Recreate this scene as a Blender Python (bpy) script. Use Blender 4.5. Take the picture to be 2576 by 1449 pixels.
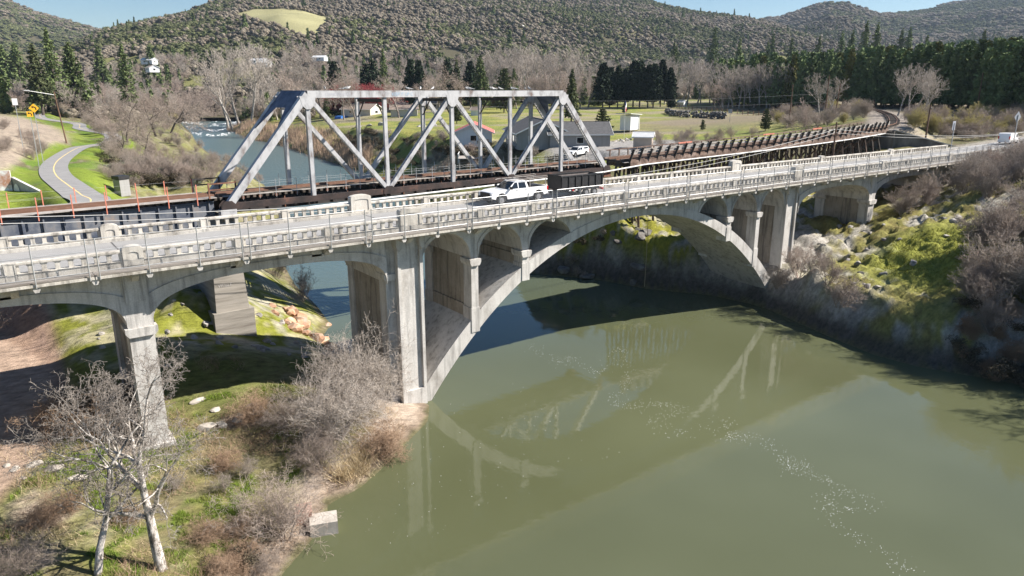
import bpy, math, random
import numpy as np
from mathutils import Vector, Matrix
R=math.radians
for o in list(bpy.data.objects): bpy.data.objects.remove(o)
SC=bpy.context.scene; COL=SC.collection
# ---------------------------------------------------------------- camera, sky, sun, exposure
CAMZ=23.85; PITCH=15.58; YAW=36.6
cd=bpy.data.cameras.new('camera'); cam=bpy.data.objects.new('camera',cd); COL.objects.link(cam)
cd.sensor_width=36; cd.lens=24.96; cd.clip_start=0.5; cd.clip_end=20000
cam.location=(0,0,CAMZ); cam.rotation_euler=(R(90-PITCH),0,R(-YAW)); SC.camera=cam
SUN=Vector((1.08,-0.62,1.0)).normalized()
w=bpy.data.worlds.new('World'); SC.world=w; w.use_nodes=True
nt=w.node_tree; bg=nt.nodes['Background']
sky=nt.nodes.new('ShaderNodeTexSky'); sky.sky_type='NISHITA'; sky.sun_disc=False
sky.sun_elevation=math.asin(SUN.z); sky.sun_rotation=math.atan2(SUN.x,SUN.y)
sky.air_density=1.0; sky.dust_density=0.25; sky.ozone_density=2.2; sky.altitude=350
hsv=nt.nodes.new('ShaderNodeHueSaturation'); hsv.inputs['Saturation'].default_value=1.2; nt.links.new(sky.outputs[0],hsv.inputs['Color']); nt.links.new(hsv.outputs[0],bg.inputs[0]); bg.inputs[1].default_value=0.05
sl=bpy.data.lights.new('sun','SUN'); sl.energy=5.0; sl.angle=R(0.5); sl.color=(1.0,0.93,0.84)
so=bpy.data.objects.new('sun',sl); COL.objects.link(so); so.rotation_euler=SUN.to_track_quat('Z','Y').to_euler()
so.location=(0,0,200)
SC.view_settings.view_transform='Standard'; SC.view_settings.look='None'; SC.view_settings.gamma=1
SC.view_settings.use_curve_mapping=False; SC.view_settings.exposure=1.22
SC.render.engine='CYCLES'
try:
    SC.cycles.max_bounces=6; SC.cycles.diffuse_bounces=3; SC.cycles.glossy_bounces=3; SC.cycles.transparent_max_bounces=8
    SC.cycles.volume_bounces=0
except Exception: pass
rng=np.random.default_rng(7); random.seed(7)
# ---------------------------------------------------------------- survey helpers: sight lines taken from the camera station
_cp,_sp=math.cos(R(PITCH)),math.sin(R(PITCH)); _cy,_sy=math.cos(R(YAW)),math.sin(R(YAW)); FPX=1786.3
def ray(px,py):
    u=(px-1288)/FPX; v=(py-724.5)/FPX; a=_cp-v*_sp; z=-_sp-v*_cp
    return np.array((_cy*u+_sy*a,-_sy*u+_cy*a,z))
def onz(px,py,z):
    r=ray(px,py); t=(z-CAMZ)/r[2]; return (r[0]*t,r[1]*t)
# ---------------------------------------------------------------- noise
def _h(ix,iy,s):
    n=(ix.astype(np.int64)*374761393+iy.astype(np.int64)*668265263+s*1274126177)&0xffffffff
    n=((n^(n>>13))*1274126177)&0xffffffff
    return ((n^(n>>16))&0xffff)/65535.0
def vnoise(x,y,s=0):
    x=np.asarray(x,float);y=np.asarray(y,float)
    ix=np.floor(x);iy=np.floor(y);fx=x-ix;fy=y-iy
    fx=fx*fx*(3-2*fx);fy=fy*fy*(3-2*fy)
    a=_h(ix,iy,s);b=_h(ix+1,iy,s);c=_h(ix,iy+1,s);d=_h(ix+1,iy+1,s)
    return (a*(1-fx)+b*fx)*(1-fy)+(c*(1-fx)+d*fx)*fy
def fbm(x,y,o=4,s=0):
    r=0;a=.5
    for i in range(o):
        r=r+a*vnoise(np.asarray(x)*2**i,np.asarray(y)*2**i,s+i); a*=.5
    return r/(1-.5**o)
def sstep(a,b,x):
    t=np.clip((x-a)/(b-a),0,1); return t*t*(3-2*t)
# ---------------------------------------------------------------- river outline and terrain height
RIV=[(-8,-80),(-4,-30),(1,5),(5,22),(8.7,32),(10.7,33.6),(12.6,35.2),(13.2,36.8),(15.7,37.4),(17.7,38.6),(20,40.3),(23.6,42.8),(25,45),(25.4,50),(24.6,57),(23.8,64.3),(26.8,68.7),(28.2,76),(29.4,86),(33,102),(46,140),(58,186),(64,252),(76,330),(90,400),(118,560),(160,700),(215,850),(310,1000),(430,1120),
     (470,1080),(370,930),(290,800),(238,690),(170,560),(116,420),(103,345),(104,309),(96.5,245),(91,193),(80,150),(70,115),(61,92),(58,80),(57.5,73),(62.5,66),(64.5,58.4),(68.5,52),(69.3,47),(69,43.6),(65.8,34.5),(64.6,29.9),(64.8,26),(67.7,18.8),(74,0),(84,-30),(95,-80)]
RV=np.array(RIV,float)
def rivdist(X,Y):
    d=np.full(X.shape,1e9); ins=np.zeros(X.shape,bool); n=len(RV)
    for i in range(n):
        a=RV[i];b=RV[(i+1)%n]; e=b-a
        t=np.clip(((X-a[0])*e[0]+(Y-a[1])*e[1])/(e@e),0,1)
        d=np.minimum(d,np.hypot(X-a[0]-t*e[0],Y-a[1]-t*e[1]))
        c=((a[1]>Y)!=(b[1]>Y)); xx=a[0]+(Y-a[1])/(b[1]-a[1]+1e-12)*e[0]
        ins^=c&(X<xx)
    return np.where(ins,-d,d)
CP=np.array([(-5,30,3.4),(3,30,2.6),(-14,20,6),(-2,45,3.2),(-2,55,4.0),(6,46,2.3),(12,42,1.9),(0,66,5.2),(6,58,4.8),(12,66,6.8),(17,59,5.6),(-12,62,6),(-14,45,5),(-18,30,6),(15,52,3.2),(20,48,1.8),(22,58,4),(23,70,4.5),
 (8,80,9.5),(-3,82,9),(8,93,11.7),(20,92,9.5),(9,129,12),(14,170,12),(28,112,8),(42,175,6),(48,235,6),(34,300,9.5),(60,420,9),(45,800,13),(100,950,13),(24,180,11),(30,250,11.5),(28,420,12),
 (-4,140,15.5),(-4,175,17.5),(-3,230,18.5),(2,300,16),(-20,130,21),(-30,200,24),(-25,300,23),(-40,100,18),(-60,300,26),(-5,105,11),(-20,80,10),
 (95,122,12),(110,104,12),(148,147,12),(111,187,12),(102,225,11),(155,325,12.6),(250,250,14),(270,180,13.4),(424,330,17.5),(290,430,17),(200,350,14),(130,98,13),(82,98,11),(76,84,10),(70,70,9.5),(65,72,8),(66,78,9),(75,120,11),(90,170,11.5),(100,280,9),(120,400,7),(180,560,11),(115,350,6),
 (92,46,6.6),(92,54,6.9),(80,49,5.4),(75,44,3.6),(100,46,8.5),(110,46,9.5),(122,46,12.5),(87,37,7.8),(96,30,10.2),(88,22,9.5),(105,36,11.5),(118,26,14.5),(76,30,5),(74,22,4.8),(80,32,6.5),(130,60,13.6),(145,60,14.2),(110,62,9.5),(96,64,8.2),(85,62,7.2),(76,62,5.4),(150,50,14.7),(200,46,15.6),(145,70,17.2),(165,82,17.6),(198,98,17.6),(237,123,17.6),(160,60,15),(180,66,16.5),(120,84,11),(150,104,13.5),(200,140,15),(250,100,18),(300,60,18.5),(300,150,18),(400,200,18),(420,50,20),(100,8,13),(124,0,16),(160,20,16),(260,30,18),
 (700,300,18),(700,700,18),(400,700,16),(-200,500,25),(-150,100,20),(-100,-60,10),(140,-80,16),(900,100,22),(200,1100,14),(1000,1000,22),(-200,1000,26),(250,560,14)],float)
def _rbf():
    P=CP[:,:2]; n=len(P); r=np.hypot(P[:,None,0]-P[None,:,0],P[:,None,1]-P[None,:,1])
    A=np.zeros((n+1,n+1)); A[:n,:n]=r-0.02*np.eye(n)*0; A[:n,n]=1;A[n,:n]=1
    b=np.zeros(n+1); b[:n]=CP[:,2]; return np.linalg.solve(A,b)
RW=_rbf()
# flattened strips: (polyline [(x,y,z)], half width, shoulder)
def plane_pts(l,z): return [onz(x,y,z)+(z,) for x,y in l]
PATH=[(2.5,72,7.5),(4.5,82,10)]+plane_pts([(226,512),(204,490),(170,465),(141,441),(136,418),(155,396),(197,372),(240,365)],12)+[(26,195,12),(30,225,12.2),(27,260,12.4),(30,300,12.4),(24,360,12.6),(30,450,13)]
ROADR=[(132,49.4,14.08),(150,49.6,14.55),(175,50,15.1),(210,48,15.6),(280,36,17),(420,0,20)]
RAILE=[(140,68.2,17.28),(148,71.6,17.35),(165,80,17.5),(198,98,17.6),(237,123,17.7),(300,172,17.8),(380,250,18)]
TRACK=[(-14,82,8),(-5,72,5.6),(-0.5,60,4.2),(-0.8,50,3.2),(-6,40,3.2),(-14,28,5)]
def polydist(X,Y,L):
    best=np.full(X.shape,1e9); zz=np.zeros(X.shape)
    for a,b in zip(L[:-1],L[1:]):
        ex,ey=b[0]-a[0],b[1]-a[1]; t=np.clip(((X-a[0])*ex+(Y-a[1])*ey)/(ex*ex+ey*ey),0,1)
        d=np.hypot(X-a[0]-t*ex,Y-a[1]-t*ey); m=d<best
        best=np.where(m,d,best); zz=np.where(m,a[2]+t*(b[2]-a[2]),zz)
    return best,zz
def height(X,Y,detail=True):
    X=np.asarray(X,float);Y=np.asarray(Y,float); sh=X.shape; X=X.ravel();Y=Y.ravel()
    h=np.full(X.shape,RW[-1])
    for i in range(len(CP)): h+=RW[i]*np.hypot(X-CP[i,0],Y-CP[i,1])
    far=sstep(700,1300,np.hypot(X,Y)); h=h*(1-far)+18*far; h=np.clip(h,1.2,30)
    d=rivdist(X,Y)
    rockR=sstep(55,62,X)*sstep(100,80,Y)
    if detail:
        near=sstep(170,100,np.hypot(X,Y))
        rock=np.maximum(rockR,sstep(52,56,Y)*sstep(80,74,Y)*sstep(6,10,X)*(X<40))*near
        rn=np.abs(fbm(X*.16+Y*.07,Y*.20-X*.05,4,3)-.5)*2
        lay=fbm(X*.9+Y*.4,Y*1.3-X*.5,3,11)-.5
        h+=near*(fbm(X*.25,Y*.25,3,5)-.5)*.5
        h+=rock*((.5-rn)*1.7+lay*1.5)
    slope=.33+.95*rockR+1.1*sstep(53,57,Y)*sstep(84,78,Y)*sstep(50,56,X)+.5*sstep(60,66,Y)*sstep(90,80,Y)*(X<40)+.35*sstep(95,150,Y)
    slope=slope*(.7+.6*vnoise(X*.13,Y*.13,21))
    wz=2.4*sstep(130,420,Y); bank=wz+.12+slope*np.maximum(d,0)
    if detail: bank+=near*rockR*(fbm(X*.5,Y*.5,3,31)-.4)*1.6*sstep(0,2.5,d)
    k=1.2; g=np.clip(.5+.5*(h-bank)/k,0,1); hh=h*(1-g)+bank*g-k*g*(1-g)
    hh=np.where(d<0,wz+np.maximum(-2.5,.1+d*.35),np.maximum(hh,wz+.06+np.minimum(d,.5)*.3))
    for L,hw,shd in ((PATH,2.2,5),(ROADR,5,5),(RAILE,3.2,5),(TRACK,2.2,3)):
        m=(np.abs(X-L[0][0])<600)
        dd,zz=polydist(X,Y,L); f=sstep(hw+shd,hw,dd); f=np.where(d<1,0,f); hh=hh*(1-f)+(zz-.06)*f
    return hh.reshape(sh)
# hills: skyline (sight line x, y) with distance of ridge and foot
HL=[ # layer: list of (px,py,ridge distance), foot distance
 ([(-1200,40,2600),(-500,-60,2700),(-200,-60,2900),(0,-22,3100),(35,2,3100),(70,19,3100),(110,31,3100),(160,46,3050),(200,56,3000),(260,75,2900),(340,110,2800),(450,160,2800)],1500),
 ([(-900,190,1300),(-300,170,1300),(60,150,1300),(150,118,1350),(215,88,1400),(245,69,1450),(300,56,1500),(340,49,1500),(390,39,1500),(440,31,1550),(480,19,1600),(520,3,1650),(560,-14,1700),(700,-60,1850),(1000,-85,2000),(1300,-72,2050),(1500,-32,2050),(1640,-4,2000),(1681,9,2000),(1766,25,1950),(1851,34,1900),(1921,46,1850),(2020,80,1700),(2200,130,1600),(2500,190,1500)],620),
 ([(1600,120,3000),(1750,85,3000),(1860,58,3000),(1921,43,3000),(1964,39,2950),(2013,22,2900),(2055,8,2850),(2087,1,2800),(2133,3,2800),(2175,18,2850),(2210,33,2900),(2281,26,3300),(2334,21,3400),(2386,5,3500),(2429,-1,3500),(2500,-13,3500),(2576,-28,3500),(2800,-40,3500),(3200,-50,3500),(4200,20,3200)],1250)]
HLc=[]
for pts,foot in HL:
    az=[];rd=[];rh=[]
    for px,py,dd in pts:
        r=ray(px,py); q=math.hypot(r[0],r[1]); az.append(math.atan2(r[0],r[1])); rd.append(dd); rh.append(CAMZ+dd*r[2]/q)
    HLc.append((np.array(az),np.array(rd),np.array(rh),foot))
def hillz(X,Y):
    A=np.arctan2(X,Y); D=np.hypot(X,Y); out=np.full(np.shape(X),5.)
    for i,(az,rd,rh,foot) in enumerate(HLc):
        r=np.interp(A,az,rd);z=np.interp(A,az,rh)-8; ft=foot*(.92+.2*vnoise(A*9,A*0+i,40+i))
        t=np.clip((D-ft)/(r-ft),0,1.0); p=t**1.15*(1.0)
        n=(fbm(X/260,Y/260,4,50+i)-.5)*2
        s=17+(z-17)*np.minimum(p,1)+n*38*np.sin(np.pi*np.clip(t,0,1))
        s=np.where(D>r,z-(D-r)*.25,s); s=np.where(D<ft,-5,s)
        out=np.maximum(out,s)
    return out
def surf(X,Y): return np.maximum(height(X,Y,False),hillz(np.asarray(X,float),np.asarray(Y,float)))
def hit(px,py,hills=False):
    """first ground point along a sight line"""
    r=ray(px,py); q=math.hypot(r[0],r[1])
    D=np.concatenate([np.arange(25,200,1.),np.arange(200,900,4.),np.arange(900,4200,15.)])
    X=r[0]/q*D;Y=r[1]/q*D;Z=CAMZ+r[2]/q*D
    g=np.maximum(ground_z(X,Y),hillz(X,Y)) if hills else ground_z(X,Y)
    i=np.argmax(Z<g)
    if not (Z<g).any(): return None
    return (X[i],Y[i],g[i])
# ---------------------------------------------------------------- object helpers
def tag(o,label=None,cat=None,group=None,kind=None):
    if label:o['label']=label
    if cat:o['category']=cat
    if group:o['group']=group
    if kind:o['kind']=kind
    return o
def thing(name,label,cat,loc=(0,0,0),rz=0,group=None):
    o=bpy.data.objects.new(name,None); COL.objects.link(o); o.location=loc; o.rotation_euler=(0,0,rz); o.empty_display_size=.3
    return tag(o,label,cat,group)
def link(name,me,parent=None,loc=None,rot=None,sc=None):
    o=bpy.data.objects.new(name,me); COL.objects.link(o)
    if parent:o.parent=parent
    if loc is not None:o.location=loc
    if rot is not None:o.rotation_euler=rot
    if sc is not None:o.scale=sc
    return o
def copytree(o,parent=None,loc=None,rz=None,sc=None):
    c=o.copy(); COL.objects.link(c); c.parent=parent
    if loc is not None:c.location=loc
    if rz is not None:c.rotation_euler=(0,0,rz)
    if sc is not None:c.scale=sc
    for ch in o.children: copytree(ch,c)
    return c
def npmesh(name,V,F,mat,smooth=False):
    """V (n,3), F (m,3) or (m,4) arrays"""
    me=bpy.data.meshes.new(name); V=np.asarray(V,np.float32); F=np.asarray(F,np.int32); k=F.shape[1]
    me.vertices.add(len(V)); me.vertices.foreach_set('co',V.ravel())
    me.loops.add(F.size); me.loops.foreach_set('vertex_index',F.ravel())
    me.polygons.add(len(F)); me.polygons.foreach_set('loop_start',np.arange(0,F.size,k,dtype=np.int32)); me.polygons.foreach_set('loop_total',np.full(len(F),k,np.int32))
    if smooth: me.polygons.foreach_set('use_smooth',np.ones(len(F),bool))
    me.update(calc_edges=True); me.validate()
    if mat: me.materials.append(mat)
    return me
class MB:
    def __init__(s): s.v=[];s.f=[];s.mi=[];s.m=0
    def _add(s,vs,fs):
        b=len(s.v); s.v+= [tuple(x) for x in vs]; s.f+=[tuple(i+b for i in f) for f in fs]; s.mi+=[s.m]*len(fs); return s
    def box(s,x0,x1,y0,y1,z0,z1):
        return s._add([(x0,y0,z0),(x1,y0,z0),(x1,y1,z0),(x0,y1,z0),(x0,y0,z1),(x1,y0,z1),(x1,y1,z1),(x0,y1,z1)],[(0,3,2,1),(4,5,6,7),(0,1,5,4),(1,2,6,5),(2,3,7,6),(3,0,4,7)])
    def fr(s,p,q,up=(0,0,1)):
        p=Vector(p);q=Vector(q);d=(q-p).normalized();u=Vector(up)
        if abs(d.dot(u))>.98:u=Vector((1,0,0)) if abs(d.x)<.9 else Vector((0,1,0))
        a=d.cross(u).normalized();b=a.cross(d).normalized();return p,q,a,b
    def bar(s,p,q,w,h,up=(0,0,1)):
        p,q,a,b=s.fr(p,q,up);a=a*w/2;b=b*h/2
        return s._add([p-a-b,p+a-b,p+a+b,p-a+b,q-a-b,q+a-b,q+a+b,q-a+b],[(0,1,2,3),(7,6,5,4),(0,4,5,1),(1,5,6,2),(2,6,7,3),(3,7,4,0)])
    def tube(s,p,q,r,r2=None,n=8,cap=True):
        p,q,a,b=s.fr(p,q);r2=r if r2 is None else r2
        vs=[p+(a*math.cos(t)+b*math.sin(t))*r for t in [2*math.pi*i/n for i in range(n)]]+[q+(a*math.cos(t)+b*math.sin(t))*r2 for t in [2*math.pi*i/n for i in range(n)]]
        fs=[(i,(i+1)%n,n+(i+1)%n,n+i) for i in range(n)]
        if cap: fs+=[tuple(range(n-1,-1,-1)),tuple(range(n,2*n))]
        return s._add(vs,fs)
    def path(s,pts,r,n=6):
        for a,b in zip(pts[:-1],pts[1:]): s.tube(a,b,r,n=n)
        return s
    def prism(s,poly,y0,y1,ax='y',t0=None,t1=None):
        """poly of (a,b) in the plane, extruded along the third axis; ax y: (x,z)->y, x: (y,z)->x, z: (x,y)->z"""
        n=len(poly)
        def P(a,b,c): return (a,c,b) if ax=='y' else ((c,a,b) if ax=='x' else (a,b,c))
        vs=[P(a,b,y0) for a,b in (t0 or poly)]+[P(a,b,y1) for a,b in (t1 or poly)]
        return s._add(vs,[tuple(range(n)),tuple(range(2*n-1,n-1,-1))]+[(i,n+i,n+(i+1)%n,(i+1)%n) for i in range(n)])
    def quad(s,a,b,c,d): return s._add([a,b,c,d],[(0,1,2,3)])
    def strip(s,xs,lo,hi,y0,y1):
        """solid between curves lo(x), hi(x), from y0 to y1"""
        n=len(xs);vs=[]
        for x,l,h in zip(xs,lo,hi): vs+=[(x,y0,l),(x,y0,h),(x,y1,h),(x,y1,l)]
        fs=[(0,1,2,3),(4*n-1,4*n-2,4*n-3,4*n-4)]
        for i in range(n-1):
            a=4*i;b=a+4
            for j in range(4): k=(j+1)%4; fs.append((a+j,b+j,b+k,a+k))
        return s._add(vs,fs)
    def mesh(s,name,mats):
        me=bpy.data.meshes.new(name); me.from_pydata([tuple(v) for v in s.v],[],s.f)
        for m in (mats if isinstance(mats,(list,tuple)) else [mats]): me.materials.append(m)
        if s.m or any(s.mi): me.polygons.foreach_set('material_index',s.mi)
        import bmesh
        bm=bmesh.new(); bm.from_mesh(me); bmesh.ops.recalc_face_normals(bm,faces=bm.faces); bm.to_mesh(me); bm.free()
        me.update(); return me
    def build(s,name,mat,parent=None,loc=None,rot=None): return link(name,s.mesh(name,mat),parent,loc,rot)
# ---------------------------------------------------------------- materials
MT={}
def M(name,cols,scale=1.,rough=.8,bump=.0,metal=0,rnd=0.,stretch=(1,1,1),detail=5,spec=.4,bscale=None,lo=.3,hi=.7,coat=0,obj=False):
    m=bpy.data.materials.new(name); m.use_nodes=True; nt=m.node_tree; b=nt.nodes['Principled BSDF']; L=nt.links.new
    b.inputs['Roughness'].default_value=rough; b.inputs['Metallic'].default_value=metal; b.inputs['Specular IOR Level'].default_value=spec
    if coat: b.inputs['Coat Weight'].default_value=coat; b.inputs['Coat Roughness'].default_value=.08
    if obj:
        g=nt.nodes.new('ShaderNodeTexCoord'); src=g.outputs['Object']
    else:
        g=nt.nodes.new('ShaderNodeNewGeometry'); src=g.outputs['Position']
    mp=nt.nodes.new('ShaderNodeMapping'); mp.inputs['Scale'].default_value=stretch; L(src,mp.inputs[0])
    col=None
    if len(cols)==1: b.inputs['Base Color'].default_value=(*cols[0],1)
    n=nt.nodes.new('ShaderNodeTexNoise'); n.inputs['Scale'].default_value=scale; n.inputs['Detail'].default_value=detail; n.inputs['Roughness'].default_value=.62; L(mp.outputs[0],n.inputs['Vector'])
    if len(cols)>1:
        cr=nt.nodes.new('ShaderNodeValToRGB'); e=cr.color_ramp.elements
        while len(e)<len(cols): e.new(.5)
        for i,c in enumerate(cols): e[i].position=lo+(hi-lo)*i/(len(cols)-1); e[i].color=(*c,1)
        L(n.outputs[0],cr.inputs[0]); col=cr.outputs[0]
        if rnd:
            oi=nt.nodes.new('ShaderNodeObjectInfo'); hs=nt.nodes.new('ShaderNodeHueSaturation')
            ma=nt.nodes.new('ShaderNodeMapRange'); ma.inputs[3].default_value=1-rnd; ma.inputs[4].default_value=1+rnd
            L(oi.outputs['Random'],ma.inputs[0]); L(ma.outputs[0],hs.inputs['Value']); L(col,hs.inputs['Color']); col=hs.outputs[0]
        L(col,b.inputs['Base Color'])
    if bump:
        n2=nt.nodes.new('ShaderNodeTexNoise'); n2.inputs['Scale'].default_value=bscale or scale*4; n2.inputs['Detail'].default_value=4; L(mp.outputs[0],n2.inputs['Vector'])
        bp=nt.nodes.new('ShaderNodeBump'); bp.inputs['Strength'].default_value=bump; bp.inputs['Distance'].default_value=.05; L(n2.outputs[0],bp.inputs['Height']); L(bp.outputs[0],b.inputs['Normal'])
    MT[name]=m; return m
def concrete_mat(name,c0,c1,c2,drip,board=.3):
    m=bpy.data.materials.new(name); m.use_nodes=True; nt=m.node_tree; b=nt.nodes['Principled BSDF']; L=nt.links.new; N=nt.nodes.new
    b.inputs['Roughness'].default_value=.9; b.inputs['Specular IOR Level'].default_value=.25
    g=N('ShaderNodeNewGeometry')
    def noise(scale,stretch,detail=5,rough=.65):
        mp=N('ShaderNodeMapping'); mp.inputs['Scale'].default_value=stretch; L(g.outputs['Position'],mp.inputs[0]); n=N('ShaderNodeTexNoise'); n.inputs['Scale'].default_value=scale; n.inputs['Detail'].default_value=detail; n.inputs['Roughness'].default_value=rough; L(mp.outputs[0],n.inputs['Vector']); return n.outputs[0]
    cr=N('ShaderNodeValToRGB'); e=cr.color_ramp.elements; e.new(.5)
    for i,(p,c) in enumerate(((.3,c0),(.47,c1),(.68,c2))): e[i].position=p; e[i].color=(*c,1)
    L(noise(.55,(1,1,.7),7,.7),cr.inputs[0])
    st=N('ShaderNodeMapRange'); st.inputs[1].default_value=.5; st.inputs[2].default_value=.66; st.inputs[3].default_value=1; st.inputs[4].default_value=drip; L(noise(2.4,(1,1,.07),4),st.inputs[0])
    sp=N('ShaderNodeMapRange'); sp.inputs[1].default_value=.35; sp.inputs[2].default_value=.7; sp.inputs[3].default_value=.86; sp.inputs[4].default_value=1.1; L(noise(14,(1,1,1),3),sp.inputs[0])
    mu=N('ShaderNodeMath'); mu.operation='MULTIPLY'; L(st.outputs[0],mu.inputs[0]); L(sp.outputs[0],mu.inputs[1])
    hs=N('ShaderNodeHueSaturation'); L(cr.outputs[0],hs.inputs['Color']); L(mu.outputs[0],hs.inputs['Value']); L(hs.outputs[0],b.inputs['Base Color'])
    wv=N('ShaderNodeTexWave'); wv.bands_direction='Z'; wv.inputs['Scale'].default_value=.55; wv.inputs['Distortion'].default_value=.4; wv.wave_profile='SAW'; L(g.outputs['Position'],wv.inputs['Vector'])
    ad=N('ShaderNodeMath'); ad.operation='MULTIPLY_ADD'; L(wv.outputs['Fac'],ad.inputs[0]); ad.inputs[1].default_value=board; L(noise(10,(1,1,1),4),ad.inputs[2])
    bp_=N('ShaderNodeBump'); bp_.inputs['Strength'].default_value=.3; bp_.inputs['Distance'].default_value=.04; L(ad.outputs[0],bp_.inputs['Height']); L(bp_.outputs[0],b.inputs['Normal'])
    MT[name]=m
concrete_mat('concrete',(.33,.31,.285),(.50,.48,.455),(.59,.575,.55),.62)
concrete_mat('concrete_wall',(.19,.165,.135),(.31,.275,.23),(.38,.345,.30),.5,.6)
concrete_mat('parapet',(.22,.195,.165),(.49,.46,.41),(.61,.585,.535),.5,0)
M('asphalt',[(.24,.235,.23),(.32,.315,.31)],.6,.9,.1,stretch=(.25,1.5,1),bscale=25)
M('asphalt_path',[(.20,.197,.195),(.26,.255,.25)],.8,.9,.1,bscale=25)
M('plank',[(.22,.19,.16),(.36,.33,.30)],1.2,.9,.15,rnd=.15,stretch=(.3,3,1))
M('galv',[(.40,.41,.42),(.50,.51,.52)],3,.45,metal=.5)
M('silver',[(.14,.09,.075),(.31,.31,.32),(.45,.45,.46)],1.3,.55,.05,stretch=(1,1,.5),lo=.30,hi=.54,detail=8)
M('rust_steel',[(.10,.045,.03),(.20,.09,.055),(.30,.19,.14)],1.5,.85,.2)
M('dark_steel',[(.022,.02,.02),(.05,.045,.045)],1,.8,.1)
M('girder_blue',[(.06,.075,.11),(.16,.17,.19),(.28,.22,.18)],.9,.7,.1,lo=.35,hi=.8)
M('chord_dark',[(.025,.02,.02),(.06,.04,.035),(.20,.09,.06)],.7,.85,.15,lo=.4,hi=.8)
M('portal_steel_shade',[(.05,.065,.11),(.11,.13,.19),(.20,.15,.13)],1.1,.6,lo=.4,hi=.75)  # dark blue shade of the portal put into the colour, besides dirt
M('rail_steel',[(.14,.075,.05),(.22,.12,.08)],2,.6)
M('tie_wood',[(.045,.037,.03),(.11,.09,.075)],2,.95,.2,rnd=.3)
M('trestle_wood',[(.06,.042,.033),(.17,.115,.09),(.29,.225,.19)],1.2,.95,.2,rnd=.25)
M('grey_wood',[(.26,.235,.21),(.42,.39,.36)],1.5,.9,.15,rnd=.12)
M('orange_paint',[(.55,.17,.11),(.68,.27,.19)],2,.6)
M('white_paint',[(.72,.72,.70),(.8,.8,.79)],1,.6)
M('yellow_line',[(.62,.45,.16),(.75,.58,.25)],3,.8)
M('car_white',[(.80,.80,.80)],1,.25,coat=.6)
M('glass',[(.012,.016,.02)],1,.05,spec=.6)
M('tyre',[(.02,.02,.02),(.035,.035,.034)],6,.9)
M('rim',[(.45,.45,.46)],1,.35,metal=.8)
M('black_plastic',[(.012,.012,.014)],1,.45)
M('black_paint',[(.012,.012,.013),(.03,.03,.032)],3,.5)
M('red_glass',[(.5,.02,.02)],1,.3)
M('lamp_glass',[(.7,.7,.72)],1,.15)
M('rusty_bed',[(.12,.105,.1),(.22,.19,.18)],3,.9)
M('pole_wood',[(.10,.06,.04),(.20,.12,.08)],2,.9,stretch=(1,1,.2))
M('wire',[(.45,.45,.44)],1,.6)
M('sign_yellow',[(.85,.45,.03)],1,.5)
M('sign_grey',[(.35,.37,.42)],1,.5,metal=.3)
M('stone',[(.16,.15,.14),(.30,.28,.26),(.42,.40,.37)],1.4,.95,.3,rnd=.2)
M('stone_red',[(.28,.14,.08),(.42,.25,.16),(.40,.33,.27)],1.4,.95,.3,rnd=.2)
M('foam',[(.85,.86,.86)],1,.6)
M('bird',[(.10,.10,.11),(.7,.7,.7)],9,.8)
M('rope',[(.35,.3,.22)],1,.9)
# ---------------------------------------------------------------- ground sheet
def grow(a,step,f,end):
    r=[a]
    sg=1 if end>a else -1
    while (end-r[-1])*sg>0: r.append(r[-1]+sg*step); step=min(step*f,400)
    return r[1:]
gx=np.array(sorted(grow(-12,.5,1.10,-5000)+list(np.arange(-12,112.01,.48))+grow(112,.5,1.045,6500)))
gy=np.array(sorted(grow(21,.8,1.25,-600)+list(np.arange(21,80.01,.48))+grow(80,.5,1.035,6500)))
GX,GY=np.meshgrid(gx,gy,indexing='ij'); GZ=height(GX,GY)
nx,ny=GX.shape
def ground_z(X,Y):
    """height of the built ground sheet"""
    i=np.clip(np.searchsorted(gx,X)-1,0,nx-2); j=np.clip(np.searchsorted(gy,Y)-1,0,ny-2)
    a=np.clip((X-gx[i])/(gx[i+1]-gx[i]),0,1); b=np.clip((Y-gy[j])/(gy[j+1]-gy[j]),0,1)
    return (GZ[i,j]*(1-a)+GZ[i+1,j]*a)*(1-b)+(GZ[i,j+1]*(1-a)+GZ[i+1,j+1]*a)*b
def hz(x,y): return float(ground_z(np.array([x]),np.array([y]))[0])
idx=np.arange(nx*ny).reshape(nx,ny)
F=np.stack([idx[:-1,:-1],idx[1:,:-1],idx[1:,1:],idx[:-1,1:]],-1).reshape(-1,4)
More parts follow.
